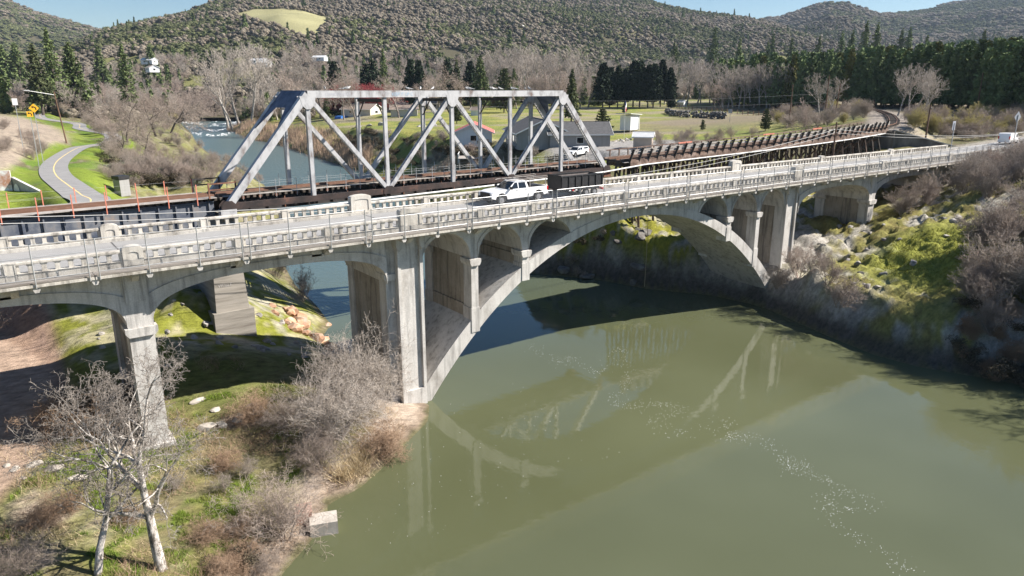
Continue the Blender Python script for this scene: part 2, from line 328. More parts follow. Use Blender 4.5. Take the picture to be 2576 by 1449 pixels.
def ground_colour(X,Y,Z):
    X=X.ravel();Y=Y.ravel();Z=Z.ravel()
    d=rivdist(X,Y); n1=fbm(X*.11,Y*.11,4,61); n2=fbm(X*.45,Y*.45,4,71); n3=fbm(X*1.1,Y*1.1,3,81)
    C=np.zeros((len(X),3))
    def mixc(c,m):
        m=np.clip(m,0,1)[:,None]; C[:]=C*(1-m)+np.array(c)*m
    # base: dry olive and brown winter ground
    C[:]=(.135,.115,.07); mixc((.16,.15,.06),sstep(.4,.6,n1)); mixc((.10,.12,.04),sstep(.5,.65,n2)*.6)
    # river flats of the near left bank: sand with bright spring grass
    L=(X<30)*sstep(58,52,Y)
    mixc((.36,.29,.23),L); mixc((.45,.38,.31),L*sstep(.5,.7,n3)*.7)
    gr=L*sstep(.37,.49,.55*n1+.45*n2+.10*sstep(44,34,Y)*(X<13)-.22*sstep(3.5,.5,d))*sstep(.6,2.5,d)
    mixc((.12,.155,.035),gr*.95); mixc((.20,.18,.07),gr*sstep(.47,.6,n3)*.7); mixc((.17,.13,.09),gr*sstep(.55,.63,n2)*.6)
    # lawn and mossy rock below the spans
    mm=(X<30)*sstep(52,57,Y)*sstep(84,78,Y)
    mixc((.17,.18,.03),mm); mixc((.34,.31,.20),mm*sstep(.46,.6,n3)*.85); mixc((.33,.31,.27),mm*sstep(.5,.6,n2)*sstep(4,9,X)*.7)
    mixc((.30,.20,.16),mm*sstep(1.2,3,X)*0+mm*sstep(3.2,2.2,X)*.9)
    g2=(X<30)*sstep(46,50,Y)*sstep(58,54,Y)*sstep(2.5,4,X); mixc((.13,.13,.05),g2*.7); mixc((.10,.12,.03),g2*sstep(.5,.6,n2)*.8)
    # left upper bank and path verge
    dp,_=polydist(X,Y,PATH)
    up=sstep(80,88,Y)*sstep(70,55,X)*(Y<700)
    mixc((.20,.20,.08),up*sstep(.42,.6,n2)*.8); mixc((.27,.24,.17),up*sstep(.55,.68,n3)*.7)
    mixc((.12,.185,.03),sstep(9,4,dp)*up*sstep(.3,.45,n2)); mixc((.17,.22,.03),sstep(16,6,dp)*up*sstep(.42,.52,n1)*.8)
    emb=sstep(12.4,13.2,Z)*sstep(22,16,X)*sstep(114,120,Y)*sstep(420,300,Y)*sstep(2.5,4.5,dp); mixc((.33,.27,.22),emb*.9); mixc((.24,.20,.16),emb*sstep(.5,.65,n3)*.7)
    # right bank: grey rock with yellow-green moss
    rb=sstep(56,60,X)*sstep(78,72,Y)*(X<118)
    mixc((.30,.28,.25),rb); mixc((.43,.41,.38),rb*sstep(.45,.62,n3)*.8); mixc((.14,.13,.12),rb*sstep(.58,.7,n2)*.7)
    mo=rb*sstep(.42,.54,.6*n1+.4*n2+.14*sstep(70,80,X)-.16*sstep(39,47,Y)*(X<86)); mixc((.23,.215,.05),mo*.9); mixc((.17,.14,.05),mo*sstep(.48,.6,n3)*.7); mixc((.40,.38,.35),mo*sstep(.56,.64,n2)*.8)
    lush=rb*sstep(12,5,np.hypot(X-81,(Y-33)*1.4)); mixc((.26,.28,.05),lush*.8)
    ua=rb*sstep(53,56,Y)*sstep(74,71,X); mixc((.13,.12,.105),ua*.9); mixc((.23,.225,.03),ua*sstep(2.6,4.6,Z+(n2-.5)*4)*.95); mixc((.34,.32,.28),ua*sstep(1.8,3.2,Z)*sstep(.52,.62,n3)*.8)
    mixc((.075,.065,.055),rb*sstep(2.6+2.*(n2-.5),.8,Z)*.92)
    # village: lawns, gravel yard
    v=sstep(78,84,X)*sstep(86,92,Y)*(Y<700)
    mixc((.19,.20,.06),v*.9); mixc((.28,.27,.075),v*sstep(.46,.6,n1)*.85); mixc((.14,.19,.04),v*sstep(.5,.62,n2)*.7); mixc((.26,.225,.16),v*sstep(.5,.62,fbm(X*.06+9,Y*.06,3,99))*.85)
    gv=sstep(17,13,np.hypot((X-112)*.75,(Y-108))); mixc((.27,.26,.25),gv)
    # scrub flats beyond
    sc=sstep(180,240,np.hypot(X,Y))*sstep(200,150,Y-.35*(X-200))*(X>150); mixc((.20,.165,.12),sc*.9)
    far=sstep(420,650,np.hypot(X,Y)); mixc((.17,.17,.08),far*.8); mixc((.13,.12,.09),far*sstep(.45,.6,n1)*.8)
    # ballast, dirt track, verge of the road
    dr,_=polydist(X,Y,RAILE); mixc((.25,.22,.19),sstep(6,4,dr)); mixc((.36,.31,.25),sstep(11,6,dr)*sstep(66,60,Y))
    dt,_=polydist(X,Y,TRACK); mixc((.31,.21,.155),sstep(3.2,1.8,dt)*sstep(84,78,Y)); mixc((.42,.33,.26),sstep(1.6,1.0,np.abs(dt-1.0))*sstep(3.2,1.8,dt)*sstep(84,78,Y)*.5)
    drd,_=polydist(X,Y,ROADR); mixc((.28,.26,.23),sstep(8,5.5,drd))
    # wet rim and bed
    mixc((.16,.12,.085),sstep(.9,.2,d)*(Z<1)*(X<40)*.7); mixc((.12,.11,.06),(d<0)*1.)
    return C
GC=ground_colour(GX,GY,GZ)
def ground_mat(name):
    m=bpy.data.materials.new(name); m.use_nodes=True; nt=m.node_tree; b=nt.nodes['Principled BSDF']; L=nt.links.new
    b.inputs['Roughness'].default_value=.95; b.inputs['Specular IOR Level'].default_value=.15
    at=nt.nodes.new('ShaderNodeAttribute'); at.attribute_name='cover'
    g=nt.nodes.new('ShaderNodeNewGeometry')
    mp=nt.nodes.new('ShaderNodeMapping'); mp.inputs['Rotation'].default_value=(0,0,.6); mp.inputs['Scale'].default_value=(.55,1.25,1); L(g.outputs['Position'],mp.inputs[0])
    n=nt.nodes.new('ShaderNodeTexNoise'); n.inputs['Scale'].default_value=1.9; n.inputs['Detail'].default_value=8; n.inputs['Roughness'].default_value=.72; L(mp.outputs[0],n.inputs['Vector'])
    mr=nt.nodes.new('ShaderNodeMapRange'); mr.inputs[1].default_value=.3; mr.inputs[2].default_value=.7; mr.inputs[3].default_value=.5; mr.inputs[4].default_value=1.45; L(n.outputs[0],mr.inputs[0])
    hs=nt.nodes.new('ShaderNodeHueSaturation'); L(at.outputs['Color'],hs.inputs['Color']); L(mr.outputs[0],hs.inputs['Value'])
    L(hs.outputs[0],b.inputs['Base Color'])
    bp=nt.nodes.new('ShaderNodeBump'); bp.inputs['Strength'].default_value=.8; bp.inputs['Distance'].default_value=.35; L(n.outputs[0],bp.inputs['Height']); L(bp.outputs[0],b.inputs['Normal'])
    return m
def add_cover(me,C):
    a=me.color_attributes.new('cover','FLOAT_COLOR','POINT'); a.data.foreach_set('color',np.concatenate([C,np.ones((len(C),1))],1).astype(np.float32).ravel())
GM=ground_mat('ground_cover')
gme=npmesh('ground',np.stack([GX,GY,GZ],-1).reshape(-1,3),F,GM,True); add_cover(gme,GC)
tag(link('ground',gme),'river banks and valley floor of sand, grass, moss and rock','ground',kind='structure')
# ---------------------------------------------------------------- hills (real ridges, own mesh)
az=np.concatenate([np.linspace(-1.15,-.22,60)[:-1],np.linspace(-.22,1.5,420),np.linspace(1.5,2.4,50)[1:]])
dr=np.concatenate([np.linspace(560,2200,130),np.linspace(2220,4200,60)])
HA,HD=np.meshgrid(az,dr,indexing='ij'); HX=np.sin(HA)*HD;HY=np.cos(HA)*HD;HZ=hillz(HX,HY)
i2=np.arange(HX.size).reshape(HX.shape); HF=np.stack([i2[:-1,:-1],i2[:-1,1:],i2[1:,1:],i2[1:,:-1]],-1).reshape(-1,4)
MEAD=np.array([hit(x,y,True)[:2] for x,y in [(588,38),(640,27),(720,25),(832,42),(826,62),(800,88),(770,98),(735,88),(690,66),(630,50)]])
def inpoly(X,Y,P):
    ins=np.zeros(X.shape,bool)
    for i in range(len(P)):
        a=P[i];b=P[(i+1)%len(P)]; c=((a[1]>Y)!=(b[1]>Y)); ins^=c&(X<a[0]+(Y-a[1])/(b[1]-a[1]+1e-12)*(b[0]-a[0]))
    return ins
def hill_colour(X,Y):
    n=fbm(X/90,Y/90,4,101); n2=fbm(X/30,Y/30,3,111); C=np.zeros((len(X),3)); C[:]=(.085,.077,.048)
    m=(sstep(.52,.66,n)*sstep(150,60,hillz(X,Y)))[:,None]; C[:]=C*(1-m)+np.array((.16,.16,.065))*m
    m=(inpoly(X,Y,MEAD)*1.)[:,None]; C[:]=C*(1-m)+(np.array((.28,.265,.14))*(.8+.4*n2[:,None]))*m
    return C
hme=npmesh('hills',np.stack([HX,HY,HZ],-1).reshape(-1,3),HF,GM,True); add_cover(hme,hill_colour(HX.ravel(),HY.ravel()))
tag(link('hills',hme),'wooded hills rising behind the valley under a blue sky','hills',kind='structure')
# ---------------------------------------------------------------- river
def water_mat():
    m=bpy.data.materials.new('river_water'); m.use_nodes=True; nt=m.node_tree; b=nt.nodes['Principled BSDF']; L=nt.links.new
    b.inputs['IOR'].default_value=1.33; b.inputs['Roughness'].default_value=.03; b.inputs['Specular IOR Level'].default_value=.75
    g=nt.nodes.new('ShaderNodeNewGeometry')
    n0=nt.nodes.new('ShaderNodeTexNoise'); n0.inputs['Scale'].default_value=.05; n0.inputs['Detail'].default_value=3; L(g.outputs['Position'],n0.inputs['Vector'])
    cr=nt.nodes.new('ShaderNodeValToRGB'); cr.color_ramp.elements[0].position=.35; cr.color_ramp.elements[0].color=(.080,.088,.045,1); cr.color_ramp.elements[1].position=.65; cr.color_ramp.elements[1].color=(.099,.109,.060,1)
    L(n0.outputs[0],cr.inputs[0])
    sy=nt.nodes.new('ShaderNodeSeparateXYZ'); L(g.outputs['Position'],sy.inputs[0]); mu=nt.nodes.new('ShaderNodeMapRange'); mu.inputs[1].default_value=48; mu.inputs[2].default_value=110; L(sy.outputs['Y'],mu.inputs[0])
    mx=nt.nodes.new('ShaderNodeMix'); mx.data_type='RGBA'; L(mu.outputs[0],mx.inputs[0]); L(cr.outputs[0],mx.inputs[6]); mx.inputs[7].default_value=(.075,.115,.115,1); L(mx.outputs[2],b.inputs['Base Color'])  # bluer upstream: the sky's reflection is put into the base colour
    mp=nt.nodes.new('ShaderNodeMapping'); mp.inputs['Rotation'].default_value=(0,0,.35); mp.inputs['Scale'].default_value=(1.0,.6,1); L(g.outputs['Position'],mp.inputs[0])
    n1=nt.nodes.new('ShaderNodeTexNoise'); n1.inputs['Scale'].default_value=1.3; n1.inputs['Detail'].default_value=4; L(mp.outputs[0],n1.inputs['Vector'])
    # rougher upstream
    sx=nt.nodes.new('ShaderNodeSeparateXYZ'); L(g.outputs['Position'],sx.inputs[0])
    mr=nt.nodes.new('ShaderNodeMapRange'); mr.inputs[1].default_value=60; mr.inputs[2].default_value=220; mr.inputs[3].default_value=.03; mr.inputs[4].default_value=.9; L(sx.outputs['Y'],mr.inputs[0])
    mr2=nt.nodes.new('ShaderNodeMapRange'); mr2.inputs[1].default_value=60; mr2.inputs[2].default_value=200; mr2.inputs[3].default_value=.03; mr2.inputs[4].default_value=.28; L(sx.outputs['Y'],mr2.inputs[0]); L(mr2.outputs[0],b.inputs['Roughness'])
    bp=nt.nodes.new('ShaderNodeBump'); bp.inputs['Distance'].default_value=.30; L(mr.outputs[0],bp.inputs['Strength']); L(n1.outputs[0],bp.inputs['Height']); L(bp.outputs[0],b.inputs['Normal'])
    return m
wy=np.concatenate([np.arange(-120,130,10.),np.arange(130,430,8.),np.arange(430,1400,40.)]); wx=np.array([-60.,20,100,200,320,620])
WX,WY=np.meshgrid(wx,wy,indexing='ij'); WZ=2.4*sstep(130,420,WY)
wi=np.arange(WX.size).reshape(WX.shape); WF=np.stack([wi[:-1,:-1],wi[1:,:-1],wi[1:,1:],wi[:-1,1:]],-1).reshape(-1,4)
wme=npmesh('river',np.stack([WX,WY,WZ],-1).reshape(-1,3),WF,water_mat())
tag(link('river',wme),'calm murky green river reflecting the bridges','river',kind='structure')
# ---------------------------------------------------------------- ribbons: path, road, centre lines
def smooth_line(L,n=8):
    P=[Vector(p) for p in L]; out=[]
    for i in range(len(P)-1):
        a=P[max(i-1,0)];b=P[i];c=P[i+1];d=P[min(i+2,len(P)-1)]
        for k in range(n):
            t=k/n; out.append(.5*((2*b)+(c-a)*t+(2*a-5*b+4*c-d)*t*t+(3*b-a-3*c+d)*t**3))
    out.append(P[-1]); return out
def ribbon(L,hw,dz,off=0.):
    V=[];Fs=[]
    for i,p in enumerate(L):
        d=(L[min(i+1,len(L)-1)]-L[max(i-1,0)]); d.z=0; d.normalize(); s=Vector((-d.y,d.x,0))
        V+=[p+s*(off-hw)+Vector((0,0,dz)),p+s*(off+hw)+Vector((0,0,dz))]
        if i: Fs.append((2*i-2,2*i-1,2*i+1,2*i))
    return np.array([tuple(v) for v in V]),np.array(Fs)
pl=smooth_line(PATH); V,Fc=ribbon(pl,1.95,.03); tag(link('path',npmesh('path',V,Fc,MT['asphalt_path'])),'winding asphalt riverside path with a yellow centre line','path',kind='structure')
V,Fc=ribbon(pl,.07,.036); tag(link('path_centre_line',npmesh('path_centre_line',V,Fc,MT['yellow_line'])),'yellow centre line along the winding path','marking',kind='structure')
rl=smooth_line(ROADR); V,Fc=ribbon(rl,4.2,.03); tag(link('road',npmesh('road',V,Fc,MT['asphalt'])),'grey asphalt road leading off the bridge past the railway abutment','road',kind='structure')
for off,nm in ((3.6,'road_edge_line'),(-3.6,'road_edge_line')):
    V,Fc=ribbon(rl,.06,.036,off); tag(link(nm,npmesh(nm,V,Fc,MT['white_paint'])),'white edge line painted along the road','marking',kind='structure')
# ================================================================ concrete arch road bridge
BX0,BX1=-14.,131.
YN,YF=45.7,53.1           # faces of the arches
AC=48.9                   # arch centre
def intr(x):
    d=np.abs(np.asarray(x,float)-AC); return 12.5-(.0195+.000008*d*d)*d*d
def extr(x):
    d=np.abs(np.asarray(x,float)-AC); return intr(x)+.75+.0023*d*d
bridge=thing('road_bridge','long pale concrete arch road bridge with pierced parapets crossing the river','bridge',(AC,49.4,0))
bridge_off=Vector((AC,49.4,0))
def bp(mb,name,mat,parent=None):
    me=mb.mesh(name,MT[mat] if isinstance(mat,str) else mat); o=link(name,me,parent or bridge)
    if parent is None: o.location=-bridge_off
    return o
def put(name,me,x,y,z,parent=None,sc=None,rz=0):
    o=link(name,me,bridge); o.location=Vector((x,y,z))-bridge_off
    if sc: o.scale=sc
    if rz: o.rotation_euler=(0,0,rz)
    return o
xs=np.concatenate([np.linspace(24.9,AC,44),np.linspace(AC,72.9,44)[1:]])
bp(MB().strip(xs,np.maximum(intr(xs),-1.2),extr(xs),YN,YF),'main_arch','concrete')
# arcaded spandrels: lower edge of the wall follows the small arches, then the extrados
COLS=[30.25,35.35,62.45,67.55]
def small(x,a,b,zs=11.05,top=13.3):
    c=(a+b)/2;r=(b-a)/2; return zs+(top-zs)*np.sqrt(np.clip(1-((x-c)/r)**2,0,1))
def low_spandrel(x):
    z=np.full(x.shape,11.0)
    for a,b in ((25.45,29.92),(30.58,35.02),(35.68,40.5)): z=np.where((x>=a)&(x<=b),small(x,a,b),z)
    for a,b in ((25.45,29.92),(30.58,35.02),(35.68,40.5)):
        a2,b2=2*AC-b,2*AC-a; z=np.where((x>=a2)&(x<=b2),small(x,a2,b2),z)
    z=np.where((x>38)&(x<2*AC-38),np.maximum(z*(x<40.5)+z*(x>2*AC-40.5),extr(x)-.1),z)
    return z
def fine(*ab): return np.unique(np.concatenate([np.linspace(a,b,22) for a,b in ab]))
xs=np.unique(np.concatenate([fine((25.45,29.92),(30.58,35.02),(35.68,40.5)),2*AC-fine((25.45,29.92),(30.58,35.02),(35.68,40.5)),np.linspace(40.5,2*AC-40.5,30)]))
lo=low_spandrel(xs)
bp(MB().strip(xs,lo,np.maximum(13.62,lo+.05),YN+.07,YF-.07),'spandrel_wall','concrete')
for a,b in ((25.45,29.92),(30.58,35.02),(35.68,40.5)):
    for mir in (0,1):
        A,B=(a,b) if not mir else (2*AC-b,2*AC-a)
        x=np.linspace(A-.001,B+.001,26); l=small(x,a=A,b=B)
        if abs((A+B)/2-AC)<14: l=np.maximum(l,extr(x)-.1)
        c=(A+B)/2; r=(B-A)/2+.28; u=11.05+(13.3+.24-11.05)*np.sqrt(np.clip(1-((x-c)/r)**2,0,1)); u=np.maximum(u,l+.02)
        for y0,y1 in ((YN,YN+.2),(YF-.2,YF)): bp(MB().strip(x,l-.002,u,y0,y1),'arch_moulding','concrete')
# spandrel columns with cross walls
for cx in COLS:
    z0=float(extr(cx))-.5
    for ya,yb in ((YN,YN+1.15),(YF-1.15,YF)):
        m=MB(); m.box(cx-.33,cx+.33,ya,yb,z0-.6,11.04); m.box(cx-.39,cx+.39,ya-.06,yb+.06,z0-.9,float(extr(cx))+.55*(cx in(COLS[0],COLS[3]))+.1)
        bp(m,'column','concrete')
        m=MB(); m.prism([(cx-.38,10.45),(cx+.38,10.45),(cx+.52,10.72),(cx+.52,10.98),(cx-.52,10.98),(cx-.52,10.72)],ya-.17,yb+.17); bp(m,'column_cap','concrete')
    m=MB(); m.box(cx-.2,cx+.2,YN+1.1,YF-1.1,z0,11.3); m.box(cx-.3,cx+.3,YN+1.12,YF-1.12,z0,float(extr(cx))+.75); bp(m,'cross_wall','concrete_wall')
# approach spans
def soff(x,a,b,zs=10.15,rise=2.45,e=2.7):
    c=(a+b)/2;r=(b-a)/2; return zs+rise*np.clip(1-np.abs((x-c)/r)**e,0,1)**(1/e)
SP=[(-11.0,5.52),(6.93,22.6),(75.2,91.2),(92.6,109.8),(111.2,128.4)]
for a,b in SP:
    t=np.linspace(-1,1,60); t=np.sign(t)*(1-(1-np.abs(t))**1.6); x=(a+b)/2+(b-a)/2*t; l=soff(x,a,b)
    bp(MB().strip(x,l+.02,np.full(x.shape,13.62),YN+.12,YF-.12),'spandrel_wall','concrete')
    u=np.minimum(soff(x,a-.9,b+.9)+.52,13.3); u=np.maximum(u,l+.3)
    for y0,y1 in ((YN+.02,YN+.4),(YF-.4,YF-.02)): bp(MB().strip(x,l,u,y0,y1),'arch_ring','concrete')
    for f in (.33,.67):                                   # pilaster strips that divide the sunk panels
        px=a+(b-a)*f; bp(MB().box(px-.35,px+.35,YN+.02,YN+.3,float(soff(np.array([px]),a,b)[0])+.4,13.6),'pilaster','concrete')
def approach_pier(cx,wid,zb):
    for ya,yb in ((YN,YN+1.3),(YF-1.3,YF)):
        m=MB(); m.box(cx-wid/2,cx+wid/2,ya,yb,zb-1,10.2); m.box(cx-wid/2-.02,cx+wid/2+.02,ya+.01,yb-.01,10.2,13.6); bp(m,'column','concrete')
        m=MB(); w2=wid/2; m.prism([(cx-w2-.02,9.62),(cx+w2+.02,9.62),(cx+w2+.2,9.86),(cx+w2+.2,10.16),(cx-w2-.2,10.16),(cx-w2-.2,9.86)],ya-.2,yb+.2); bp(m,'column_cap','concrete')
        bp(MB().box(cx-wid/2-.3,cx+wid/2+.3,ya-.3,yb+.3,zb-1,zb+.25),'footing','concrete')
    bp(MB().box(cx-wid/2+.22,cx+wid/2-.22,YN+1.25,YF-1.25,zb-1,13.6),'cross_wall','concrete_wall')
    bp(MB().box(cx-.62,cx+.62,YN-.06,YN+.3,11.75,13.6),'pilaster','concrete')
for cx,zb in ((-11.8,4.3),(6.22,2.2),(91.9,6.5),(110.5,9.3)): approach_pier(cx,1.38,zb)
for cx,sg in ((24.4,-1),(73.4,1)):                        # main piers with sunk panels and a smaller column behind
    for yn,s in ((YN-.25,1),(YF+.25,-1)):
        m=MB(); y1=yn+s*.22; ya,yb=sorted((y1,yn+s*1.5)); m.box(cx-1.03,cx+1.03,ya,yb,-2,13.5)
        ya,yb=sorted((yn,y1+s*.02))
        for x0,x1 in ((cx-1.05,cx-.8),(cx+.8,cx+1.05)): m.box(x0,x1,ya,yb,-2,12.9)
        m.box(cx-.8,cx+.8,ya+.002,yb,-2,1.4); bp(m,'main_pier','concrete')
        ya,yb=sorted((yn-s*.16,yn+s*1.2))
        for x0,x1 in ((cx-1.2,cx-.72),(cx+.72,cx+1.2)): bp(MB().prism([(x0,13.62),(x1,13.62),(x1,12.75),((x0+x1)/2,12.5),(x0,12.9)],ya,yb),'scroll_bracket','concrete')
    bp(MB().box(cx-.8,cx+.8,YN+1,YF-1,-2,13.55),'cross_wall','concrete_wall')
    c2=cx+sg*1.42
    for ya,yb in ((YN+.3,YN+1.4),(YF-1.4,YF-.3)):
        m=MB(); m.box(c2-.38,c2+.38,ya,yb,-2,10.2); m.box(c2-.4,c2+.4,ya+.01,yb-.01,10.2,13.6); bp(m,'column','concrete')
        bp(MB().prism([(c2-.38,10.3),(c2+.38,10.3),(c2+.54,10.5),(c2+.54,10.8),(c2-.54,10.8),(c2-.54,10.5)],ya-.12,yb+.12),'column_cap','concrete')
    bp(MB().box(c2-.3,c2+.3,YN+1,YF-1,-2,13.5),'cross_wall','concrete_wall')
# deck, roadway, cornice
bp(MB().box(BX0,BX1+3,45.05,53.75,13.6,14.05),'deck','concrete')
bp(MB().box(BX0,BX1+3,45.43,53.37,14.04,14.1),'roadway','asphalt')
for y0,y1 in ((45.42,45.62),(53.1,53.38)): bp(MB().box(BX0,BX1+2.9,y0,y1,14.05,14.3),'kerb','parapet')
for xj in (6.2,24.4,73.4,91.9,110.5): bp(MB().box(xj-.04,xj+.04,45.64,53.08,14.09,14.106),'expansion_joint','dark_steel')
# parapets
MAINP=[24.35,73.45]; MEDP=[6.25,92.4,111.4]
POSTS=[-11.6,-5.6,.4,6.25,12.25,18.1,24.35,30.45,35.68,40.92,46.15,51.4,56.65,61.9,67.2,73.45,79.95,86.3,92.4,98.8,105.2,111.4,117.6,123.8,130]
def balu():
    m=MB(); w=.115; m.prism([(-w-.03,0),(w+.03,0),(w+.03,.03),(w,.06),(w,.33),(w+.08,.45),(-w-.08,.45),(-w,.33),(-w,.06),(-w-.03,.03)],-.12,.12); return m.mesh('baluster',MT['parapet'])
BAL=balu()
def post_mesh():
    m=MB(); m.box(-.26,.26,-.2,.2,0,1.0); m.box(-.30,.30,-.23,.23,.97,1.03)
    for s in(-1,1):
        for x0,x1 in ((-.26,-.19),(.19,.26)): m.box(x0,x1,s*.215-.016,s*.215+.016,.05,.95)
    return m.mesh('parapet_post',MT['parapet'])
def pylon_mesh(w,h):
    m=MB(); top=[(w/2*math.cos(t),h-.16+.2*math.sin(t)) for t in np.linspace(0,math.pi,9)]
    m.prism([(-w/2,0),(w/2,0)]+top,-.24,.24)
    for s in (-1,1):                                        # raised arched border round a sunk field
        b=w/2-.02; i=b-.24
        outer=[(-b,.12),(-b,h-.2)]+[(b*math.cos(t),h-.19+.19*math.sin(t)) for t in np.linspace(math.pi,0,9)]+[(b,h-.2),(b,.12)]
        inner=[(-i,.42),(-i,h-.45)]+[(i*math.cos(t),h-.44+.13*math.sin(t)) for t in np.linspace(math.pi,0,9)]+[(i,h-.45),(i,.42)]
        y0,y1=(s*.24,s*.29); n=len(outer)
        vs=[(x,y1,z) for x,z in outer]+[(x,y1,z) for x,z in inner]+[(x,y0,z) for x,z in outer]+[(x,y0,z) for x,z in inner]
        fs=[]
        for k in range(n):
            j=(k+1)%n; fs+=[(k,j,n+j,n+k),(k,2*n+k,2*n+j,j),(n+k,n+j,3*n+j,3*n+k)]
        m._add(vs,fs)
    return m.mesh('pylon',MT['parapet'])
PM=post_mesh(); PYB=pylon_mesh(1.8,1.66); PYM=pylon_mesh(1.1,1.22)
half={x:(.92 if x in MAINP else .57 if x in MEDP else .28) for x in POSTS}
for y,side in ((45.22,0),(53.58,1)):
    P=[p for p in POSTS if p<=(130 if side else 130)]
    for x in P:
        if x in MAINP: put('pylon',PYB,x,y,14.0)
        elif x in MEDP: put('pylon',PYM,x,y,14.0)
        else: put('parapet_post',PM,x,y,14.0)
    for a,b in zip(P[:-1],P[1:]):
        xa,xb=a+half[a],b-half[b]
        bp(MB().box(xa,xb,y-.21,y+.17 if not side else y+.21,14.0,14.37).box(xa,xb,y-.25,y+.25,14.37,14.41),'parapet_base','parapet')
        bp(MB().prism([(y-.16,14.86),(y+.16,14.86),(y+.2,14.89),(y+.2,15.0),(y+.14,15.04),(y-.14,15.04),(y-.2,15.0),(y-.2,14.89)],xa,xb,'x'),'handrail','parapet')
        n=max(6,int(round((xb-xa)/.64))); 
        for k in range(1,n): put('baluster',BAL,xa+(xb-xa)*k/n,y,14.41)
        for e in (xa+.06,xb-.06): bp(MB().box(e-.07,e+.07,y-.11,y+.11,14.41,14.86),'baluster_end','parapet')
# dentil brackets below the deck edge
for x in POSTS:
    for y0,y1 in ((YN-.62,YN+.05),): bp(MB().prism([(y0,13.6),(y1,13.6),(y1,12.95),(y1-.2,13.05),(y0,13.42)],x-.19,x+.19,'x'),'bracket','concrete')
# cantilevered timber walkway on the near side
fp=[]; x=-12.3
while x<131: fp.append(x); x+=2.735
CORB=MB(); CORB.prism([(-.17,0),(.17,0),(.17,-.2),(.1,-.36),(-.1,-.36),(-.17,-.2)],0,1.35); CORB=CORB.mesh('corbel',MT['concrete'])
for x in fp: put('corbel',CORB,x,44.06,13.84)
PLK=MB().box(0,5.44,-.118,.118,-.03,.03).mesh('walkway_plank',MT['plank'])
for j in range(4):
    for i in range(0,len(fp)-2,2): put('walkway_plank',PLK,fp[i]+.01,44.16+j*.245,14.0+.004*((i+j)%3))
for i in range(0,len(fp)-2,2):
    a,b=fp[i]+.03,fp[i+2]-.03
    bp(MB().box(a,b,43.98,44.14,13.79,13.94),'edge_timber','parapet')
# ---------------------------------------------------------------- chain link fence on the walkway
fence=thing('pedestrian_fence','galvanised chain link fence along the timber walkway of the road bridge','fence',(AC,43.95,14))
fo=Vector((AC,43.95,14))
def fpart(mb,name,mat='galv'): 
    o=link(name,mb.mesh(name,MT[mat]),fence); o.location=-fo; return o
PIPE=MB().tube((0,0,-.25),(0,0,2.1),.033,n=6).mesh('fence_post',MT['galv'])
for i,x in enumerate(fp):
    for dx in ((-.24,.24) if i%3==0 else (0,)):
        link('fence_post',PIPE,fence).location=Vector((x+dx,43.93,14.0))-fo
for z in (16.08,15.42,14.25): 
    for i in range(0,len(fp)-3,3): fpart(MB().tube((fp[i]+.24,43.93,z),(fp[i+3]-.24,43.93,z),.02,n=6),'fence_rail')
P0=[];P1=[]
h0,h1=14.12,16.05; L0,L1=fp[0],fp[-1]; hh=h1-h0
for x in np.arange(L0,L1-hh,.075): P0+= [(x,43.93,h0),(x,43.935,h1)]; P1+=[(x+hh,43.93,h1),(x+hh,43.935,h0)]
def segmesh(name,P0,P1,R0,R1,mat,n=3,smooth=True):
    P0=np.asarray(P0,float);P1=np.asarray(P1,float);R0=np.broadcast_to(np.asarray(R0,float),(len(P0),));R1=np.broadcast_to(np.asarray(R1,float),(len(P0),))
    D=P1-P0; D=D/np.maximum(np.linalg.norm(D,axis=1,keepdims=True),1e-9)
    U=np.where(np.abs(D[:,2:3])<.9,np.array([[0,0,1.]]),np.array([[1.,0,0]]))
    A=np.cross(D,U);A/=np.linalg.norm(A,axis=1,keepdims=True);B=np.cross(A,D)
    m=len(P0);V=np.zeros((m,2*n,3))
    for i in range(n):
        t=2*math.pi*i/n; off=A*math.cos(t)+B*math.sin(t); V[:,i]=P0+off*R0[:,None]; V[:,n+i]=P1+off*R1[:,None]
    f=np.array([(i,(i+1)%n,n+(i+1)%n,n+i) for i in range(n)]); Fq=(np.arange(m)[:,None,None]*2*n+f[None]).reshape(-1,4)
    return npmesh(name,V.reshape(-1,3),Fq,mat,smooth)
wm=link('wire_mesh',segmesh('wire_mesh',P0,P1,.0028,.0028,MT['galv']),fence); wm.location=-fo; wm['kind']='stuff'
# ================================================================ railway: truss, girder span, trestle
RA=R(3.2); NN,NFAR=60.2,65.5; TP=[19.4+7.617*i for i in range(7)]; ZB,ZT=14.5,23.5
class Frame:
    """a thing with its own axes: builder coordinates are (along track, across track, height)"""
    def __init__(s,name,label,cat,o,rz):
        s.o=Vector(o); c,sn=math.cos(rz),math.sin(rz)
        s.root=thing(name,label,cat,(c*o[0]-sn*o[1],sn*o[0]+c*o[1],o[2]),rz)
    def part(s,mb,name,mat,parent=None,kind=None):
        me=mb.mesh(name,[MT[x] for x in mat] if isinstance(mat,(list,tuple)) else MT[mat]); ob=link(name,me,parent or s.root)
        if parent is None: ob.location=-s.o
        if kind: ob['kind']=kind
        return ob
    def put(s,name,me,p,rz=0):
        ob=link(name,me,s.root); ob.location=Vector(p)-s.o
        if rz: ob.rotation_euler=(0,0,rz)
        return ob
    def world(s,p):
        return s.root.matrix_world@(Vector(p)-s.o)
T=Frame('railway_truss','silver painted steel through truss railway bridge with riveted lattice diagonals','bridge',((TP[0]+TP[6])/2,62.85,14.4),RA)
